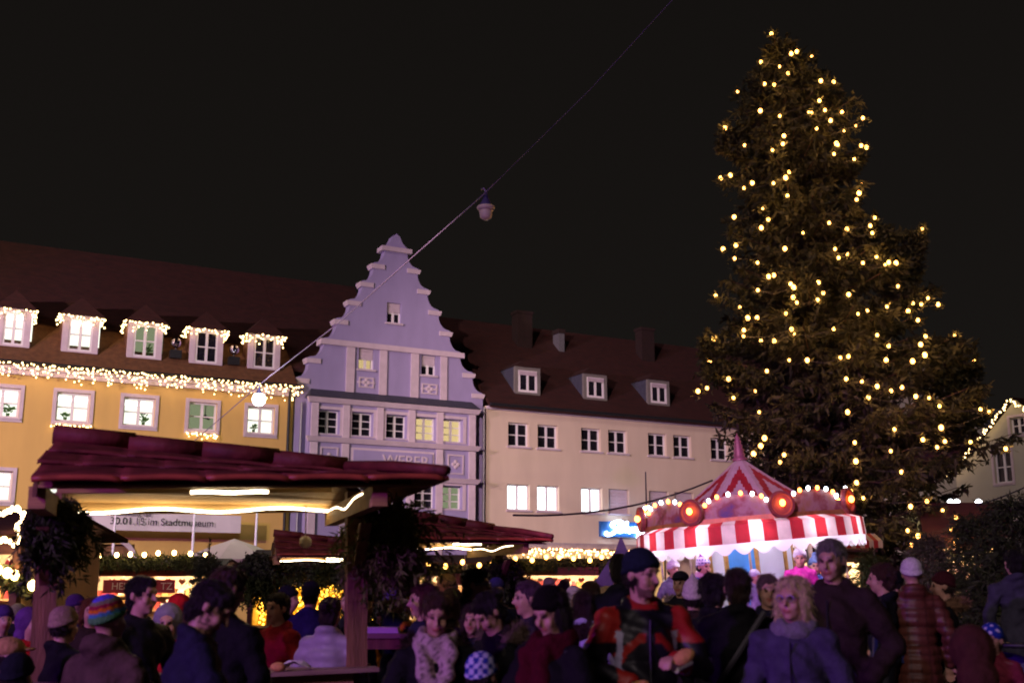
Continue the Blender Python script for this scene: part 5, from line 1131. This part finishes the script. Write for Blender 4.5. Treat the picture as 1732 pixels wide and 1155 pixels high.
def nordic(c):
    k = (np.sin(c[:, 2]*150) > .2) & (np.sin(np.arctan2(c[:, 1], c[:, 0])*12) > -.3); return np.where((c[:, 2] > .135)[:, None], np.array(hx('#8a3a9a')), np.where(k[:, None], np.array(hx('#3c4a9a')), np.array(hx('#dcd8e6'))))
def check(c):
    k = ((np.sin(c[:, 0]*95+c[:, 1]*60) > .2) ^ (np.sin(c[:, 2]*110) > .2))[:, None]; return np.where(k, np.array(hx('#c8c8e8')), np.array(hx('#2c3c9c')))
def stripesleeve(co, base):
    col = np.tile(np.array(base), (len(co), 1)); col[(np.abs(co[:, 0]-.235) < .016) & (co[:, 1] > -.05) | (np.abs(co[:, 0]+.235) < .016)] = np.array(hx('#e08a2a')); return col
# yaw: 0 looks at the camera, 90 looks right, 180 looks away, -90 looks left
P_ = person
# near left
P_(188, 1003, 6.3, 155, 'person in rainbow striped beanie and brown coat, seen from behind', '#4a3a30', hat='beanie', hatfn=rainbow, hair=None, q=3, pose='front', collar=.062, bulk=1.06, hpitch=-6)
P_(243, 975, 7.9, 62, 'clean shaven man with short black hair in black jacket behind the rainbow hat', '#131316', q=3, pose='front', hcol='#120c0a', hyaw=5)
P_(358, 985, 5.7, 112, 'dark haired stubbled man in navy jacket bending his head down', '#1c1d30', q=3, pose='reach', lean=12, hpitch=20, beard='#2a1c14', hcol='#1a120e', bulk=1.1, hyaw=-12)
P_(388, 960, 6.8, 140, 'tall brown haired man in long black coat behind the bent man', '#0c0c0f', q=3, pose='front', hcol='#3a2414', hpitch=14, bulk=1.1, hem=.6)
P_(470, 1003, 9.2, -35, 'person in red jacket with dark sleeves left of the puffer jacket', '#8a1420', q=2, pose='front', hcol='#181014')
P_(490, 988, 11.5, 70, 'person in dark cap and black coat before the golden lights', '#0f0f16', q=1, hat='beanie', hatc='#191622', hcol='#201410')
P_(527, 981, 11, 175, 'person in dark fur hat and violet blue coat seen from behind', '#26224a', q=1, hat='beanie', hatc='#241a38', hem=.5)
P_(560, 1010, 8.6, 165, 'woman in pale grey puffer jacket seen from behind at the table', '#8d8490', q=2, hair='bun', hcol='#241512', puffer=.105, bulk=1.12, fem=True, pose='front', mat_=None)
P_(592, 997, 12.5, -60, 'person in dark jacket with yellow trim behind the puffer jacket', '#161a1c', q=1, hcol='#1c1210')
P_(618, 1003, 10.5, 30, 'person in navy coat half hidden by the near right post', '#171b3a', q=1, hcol='#2a1a10')
# far left
P_(112, 1023, 7.9, 150, 'person in beige beanie and black coat behind the left post', '#0f0f12', hat='beanie', hatc='#a08672', q=2)
P_(131, 1003, 13, 120, 'person in purple hat and blue coat between post and rainbow hat', '#1c2250', hat='beanie', hatc='#4a2c66', q=1)
P_(155, 1012, 10.5, 20, 'auburn haired woman peeking out left of the rainbow hat', '#2a1c18', hair='bob', hcol='#5a2a14', fem=True, q=1)
P_(8, 1021, 10, 40, 'person in purple beanie at the left edge', '#1a1430', hat='beanie', hatc='#4c3570', q=1)
P_(33, 1019, 13, 160, 'person in pale olive hat near the left edge', '#1a1a1c', hat='beanie', hatc='#8a8868', q=1)
P_(53, 1026, 9.4, 60, 'person in red jacket and violet hood by the left post', '#b01c1e', hat='hood', hatc='#5a3570', q=1, pose='front')
P_(20, 1073, 7.4, 120, 'child in beige cap and red coat at the left edge', '#8c141c', hat='cap', hatc='#b08a5a', q=2, child=True)
P_(34, 1103, 6.6, 170, 'child in dark hat in the lower left corner', '#15151c', hat='beanie', hatc='#20242a', q=2, child=True)
P_(310, 1003, 11, 100, 'person in bright red hooded coat behind the black haired man', '#b81a1c', hat='hood', hatc='#b81a1c', q=1)
P_(285, 1021, 9.6, 10, 'child in red jacket with grey fur lined hood', '#a81c24', hat='hood', hatc='#7a7480', q=2, child=True)
# middle
P_(670, 984, 10, 120, 'person in grey beanie and navy jacket with orange stripe', '#1a1a3c', hat='beanie', hatc='#7d78a0', q=2, coatfn=stripesleeve, hcol='#3a2418')
P_(715, 988, 8.4, -70, 'red haired woman turning left behind the patterned scarf woman', '#1a1830', hair='bob', hcol='#451a20', fem=True, q=2)
P_(739, 1003, 6.3, 4, 'woman in black coat with patterned loop scarf looking down', '#0d0d10', hair='bun', hcol='#3a2416', fem=True, q=3, scarf='#b8a09c', extra='loop', hpitch=16, pose='low', bulk=1.12, hood='#2a2018')
P_(757, 972, 11.5, 170, 'blonde long haired woman seen from behind near the warm hut', '#6a5a55', hair='long', hcol='#a8843a', fem=True, q=1)
P_(768, 993, 9.8, 100, 'person in pale pink knit hat behind the patterned scarf woman', '#5a4a52', hat='beanie', hatc='#c8a8a8', q=1, fem=True)
P_(806, 962, 9.2, 78, 'man with glasses and dark navy coat facing right', '#121428', q=3, glasses=True, hcol='#1a1210', pose='front', collar=.04)
P_(841, 975, 12.5, 20, 'person in blue violet hat left of the middle stall post', '#1c1a34', hat='beanie', hatc='#3a3070', q=1)
P_(826, 1003, 6.9, -55, 'dark haired woman with bun bending down in fur trimmed black coat', '#0b0b0e', hair='bun', hcol='#160d0c', fem=True, q=3, hood='#6a584c', lean=14, hpitch=24, pose='reach')
P_(800, 1022, 8.3, -15, 'woman with pale face and blue jacket behind the bending woman', '#1e2450', hair='bob', hcol='#2a1814', fem=True, q=2)
P_(893, 983, 8.0, -75, 'violet lit woman with pinned up hair facing left', '#2a2230', hair='bun', hcol='#4a3040', fem=True, q=2)
P_(930, 989, 5.8, -42, 'woman in black knit hat and burgundy scarf looking down', '#0c0b0e', hat='beanie', hatc='#140f10', hair='bob', hcol='#1a100c', fem=True, q=3, scarf='#4a0e1c', extra='tails', hpitch=20, pose='low', bulk=1.12)
P_(817, 1101, 6.0, 150, 'child in blue checked knit hat at the lower middle', '#c8741e', hat='beanie', hatfn=check, q=2, child=True)
# crowd centre right
P_(955, 980, 17, 160, 'person with short dark hair deep in the crowd below the maroon board', '#101014', q=1)
P_(972, 990, 13.5, 15, 'person in pale fur hood deep in the crowd', '#4a3a40', hat='hood', hatc='#b8a8a8', q=1)
P_(1001, 984, 11.2, 150, 'long brown haired woman seen from behind left of the red jacket', '#241a20', hair='long', hcol='#3a2016', fem=True, q=2)
P_(988, 1000, 9.0, 165, 'woman in pale lilac jacket behind the burgundy scarf', '#a49ac0', hair='long', hcol='#2a1614', fem=True, q=2, pose='front', bulk=1.05)
P_(1024, 992, 12, -20, 'fair haired person with lit face in the crowd', '#3a3050', hair='bob', hcol='#b89a70', fem=True, q=1)
P_(1048, 938, 9.6, 175, 'tall dark haired person behind the red and black jacket', '#101018', q=2, hcol='#140c0c')
P_(930, 975, 20, 90, 'person in grey hat far back in front of the long hut', '#1a181c', hat='beanie', hatc='#5a5058', q=0)
P_(905, 985, 16, 30, 'person in dark violet coat far back beside the stall post', '#2a1e3a', q=0)
P_(1035, 975, 19, 170, 'person in black hood far back near the carousel hut', '#0e0e12', hat='hood', hatc='#0e0e12', q=0)
P_(1012, 978, 22, 150, 'person in brown coat far back under the neon sign', '#3a2620', q=0)
rj = P_(1085, 925, 6.2, 8, 'man in dark beanie and red black softshell jacket holding a roll', '#14121a', hat='beanie', hatc='#1c2430', q=3, coatfn=softshell, hyaw=32, hpitch=4, bulk=1.06, pose=((.27, -.02, 1.15), (.12, -.24, 1.09)), poseL=((.26, -.04, 1.15), (.10, -.26, 1.20)), mat_=shell_m, cvox=.012, beard='#3a2a22', legs='#15161e')
P_(1150, 962, 11.5, -30, 'man in dark peaked cap with fur collar left of the white pointed hat', '#16141c', hat='cap', hatc='#1e1c2c', q=2, hood='#a08c8c')
P_(1172, 981, 8.8, 170, 'child like figure in white pointed knit hat and fur collared coat', '#1c1618', hat='tall', hatc='#cfc2b8', q=2, hood='#4a3a34', fem=True)
P_(1208, 972, 7.8, 140, 'person with curly black hair beside the man with shoulder strap', '#0f0d12', hair='curly', hcol='#140c0e', fem=True, q=2)
ms = P_(1246, 962, 6.9, 172, 'man in black coat with diagonal bag strap seen from behind', '#0b0a0d', q=3, hcol='#2a1a14', bulk=1.12, pose='front', hem=.6)
P_(1298, 972, 8.2, -5, 'older woman with short hair looking over the blonde shoulder', '#1a1830', hair='short', hcol='#5a4a42', fem=True, q=2)
P_(1338, 976, 6.0, -22, 'blonde woman with glasses and big grey collar on violet coat', '#3c3550', hair='bob', hcol='#c2ab82', fem=True, q=3, glasses=True, collar=.06, bigcollar='#7a7480', hyaw=-14, bulk=1.1, hem=.6)
P_(1403, 913, 7.1, -28, 'old man with short grey hair in dark brown jacket', '#2a1d1c', hcol='#6a645e', q=3, hyaw=-6, collar=.045, bulk=1.14, pose='pocket', hpitch=6)
P_(1488, 955, 9.4, -110, 'woman with curly auburn hair in dark coat behind the old man', '#14141e', hair='curly', hcol='#3a2018', fem=True, q=2)
P_(1512, 962, 11.5, 170, 'small dark capped figure between curly hair and white knit hat', '#121218', hat='beanie', hatc='#14141a', q=1)
wk = P_(1540, 942, 9.4, 168, 'woman in white knit hat and quilted brown coat seen from behind', '#5a3024', hat='beanie', hatc='#d8cfd0', hair=None, fem=True, q=3, coatfn=quilt, puffer=.075, bulk=1.12, hem=.6, collar=.05)
P_(1592, 965, 9.8, -100, 'woman in maroon beanie and coat with pale fur hood', '#161216', hat='beanie', hatc='#4a1e2a', fem=True, q=2, hood='#8a6a50', hcol='#2a1a14', hem=.6)
P_(1712, 930, 10.8, 178, 'man in grey blue jacket with hands at his sides at the right edge', '#3a3848', legs='#12142a', q=3, hcol='#14100e', pose='down', hem=.72)
P_(1640, 1062, 5.2, 170, 'child in brown and pink coat bending at the lower right', '#3e2018', hat='hood', hatc='#3e2018', q=2, child=True, lean=20)
# children on the carousel
P_(1139, 946, 18.8, 20, 'carousel child in plain white hat', '#6a6a80', hat='beanie', hatc='#dcd8dc', q=1, child=True, sit=True, z0=.78, group='children on the carousel')
P_(1190, 940, 18.6, 30, 'carousel child in blue and white patterned bobble hat', '#5a68a8', hat='bobble', hatfn=nordic, q=2, child=True, sit=True, z0=.78, scarf='#c8a0b0', group='children on the carousel')
P_(1352, 926, 18.5, -15, 'carousel child in pink coat and white bobble hat', '#c83a98', hat='bobble', hatc='#d8c8dc', pom='#3c3060', q=2, child=True, sit=True, z0=.92, group='children on the carousel')
P_(1378, 940, 18.9, -10, 'carousel child in blue bobble hat and dark jacket', '#3a4a88', hat='bobble', hatc='#6a80b8', q=2, child=True, sit=True, z0=.85, group='children on the carousel')
P_(1277, 962, 18.3, 40, 'carousel child in pale helmet behind the man with the strap', '#8a88a0', hat='beanie', hatc='#c8c8d8', q=1, child=True, z0=.6, group='children on the carousel')
# --- things they carry
pa = mat('paper', hx('#d8cfd2'), .9, .05); br = mat('bread', (.55, .27, .09), .8, .25, 30, .3, 50)
def roll(P, label, wrap=True):
    o = empty('filled_roll', P, (R(20), R(-25), R(20)), label=label, cat='bread roll', group='filled rolls')
    MB().ell((0, 0, 0), (.065, .042, .035), 14, 9).build('bun', br, o, True)
    if wrap:
        w = MB()
        for i in range(9):
            t = math.pi*(.1+.9*i/8); w.v += [(-.075, .05*math.cos(t)*1.1, -.045*math.sin(t)*1.1), (.005+.012*(i % 2), .05*math.cos(t)*1.15, -.045*math.sin(t)*1.15)]
        for i in range(8): w.f.append((2*i, 2*i+2, 2*i+3, 2*i+1)); w.m.append(0)
        w.build('paper_wrap', pa, o)
roll(wpt(rj, (.115, -.345, 1.225)), 'half eaten roll in white paper held up in his left hand'); roll(wpt(rj, (-.12, -.34, 1.075)), 'golden roll held low in his right hand')
# bag strap and shoulder bag
st_ = MB(); pts = []
for t in np.linspace(0, 1, 14):
    x = .15-.36*t; z = 1.49-.52*t; y = .165+.02*math.sin(t*math.pi); pts.append(wpt(ms, (-x, y-.01, z)))
o0 = pts[0].copy(); sb = empty('messenger_bag', o0, label='dark shoulder bag with strap across the black coat', cat='bag')
for a, b in zip(pts[:-1], pts[1:]): st_.tube([a-o0, b-o0], .017, 6)
st_.build('strap', mat('strap_grey', (.05, .045, .055), .7), sb); q_ = wpt(ms, (.26, .06, .86))-o0; MB().box(q_.x-.06, q_.x+.06, q_.y-.14, q_.y+.14, q_.z-.16, q_.z+.12).build('pouch', mat('bag_black', (.015, .014, .018), .5), sb)
q_ = wpt(wk, (.26, .10, 1.02)); hb = empty('handbag', q_, label='dark blue glossy handbag hanging on the quilted coat', cat='bag')
MB().prism([(-.13, -.11), (.13, -.11), (.10, .09), (-.10, .09)], -.05, .05).build('body', mat('bag_blue', (.02, .025, .09), .25, .2, coat=.5), hb)
top_ = wpt(wk, (.15, .03, 1.50))-q_; MB().tube([(-.08, 0, .08), top_*.5 + Vector((-.03, -.02, 0)), top_, top_*.5 + Vector((.05, 0, 0)), (.08, 0, .08)], .009, 6).build('strap', metal_dark, hb)
# pushchair with a child at the right edge
p = at(1690, 1100, 7.2); pc_ = empty('pushchair', (p.x, 7.2, gz(p.x)), (0, 0, R(-35)), label='pushchair with chrome frame and violet seat at the lower right', cat='pushchair')
chrome = mat('chrome', (.7, .68, .72), .15, .05, metal=1.0); fab = mat('pram_violet', (.09, .06, .26), .7, .2, 12)
for sx in (-.24, .24):
    MB().tube([(sx, -.42, .12), (sx, -.05, .52), (sx, .30, 1.02), (sx, .42, 1.08)], .014, 8).build('frame_tube', chrome, pc_, True); MB().tube([(sx, .38, .12), (sx, .05, .55), (sx, -.1, .72)], .013, 8).build('frame_tube', chrome, pc_, True)
    for y in (-.42, .38):
        w = MB().lathe([(.09, -.02), (.115, -.02), (.12, 0), (.115, .02), (.09, .02), (.085, 0), (.09, -.02)], 18); w.v = [(sx+v[2], y+v[0], v[1]+.12) for v in w.v]; wh = w.build('wheel', metal_dark, pc_, True); MB().tube([(sx-.02, y, .12), (sx+.02, y, .12)], .03, 8).build('hub', chrome, wh)
MB().tube([(-.24, .42, 1.08), (.24, .42, 1.08)], .017, 8).build('handle', metal_dark, pc_, True); MB().tube([(-.24, -.28, .74), (-.1, -.40, .78), (.1, -.40, .78), (.24, -.28, .74)], .016, 8).build('bumper_bar', chrome, pc_, True)
MB().prism([(-.22, .42), (.22, .42), (.22, .49), (-.22, .49)], -.30, .10).build('seat', fab, pc_)
MB().add([(-.22, .08, .45), (.22, .08, .45), (.22, .26, .98), (-.22, .26, .98), (-.22, .13, .45), (.22, .13, .45), (.22, .31, .98), (-.22, .31, .98)], [(0, 1, 2, 3), (5, 4, 7, 6), (0, 3, 7, 4), (1, 5, 6, 2), (3, 2, 6, 7), (0, 4, 5, 1)]).build('backrest', fab, pc_)
hd = MB(); hd.lathe([(.27*math.cos(t), .27*math.sin(t)) for t in np.linspace(0, math.pi/2, 6)], 14, (0, .16, .78), 0, math.pi); hd.build('canopy', fab, pc_, True)
P_(1675, 1053, 7.05, -40, 'child in blue star patterned cap sitting in the pushchair', '#6a2030', hat='beanie', hatfn=stars, q=2, child=True, sit=True, z0=gz(p.x)+.42, group='children in front')
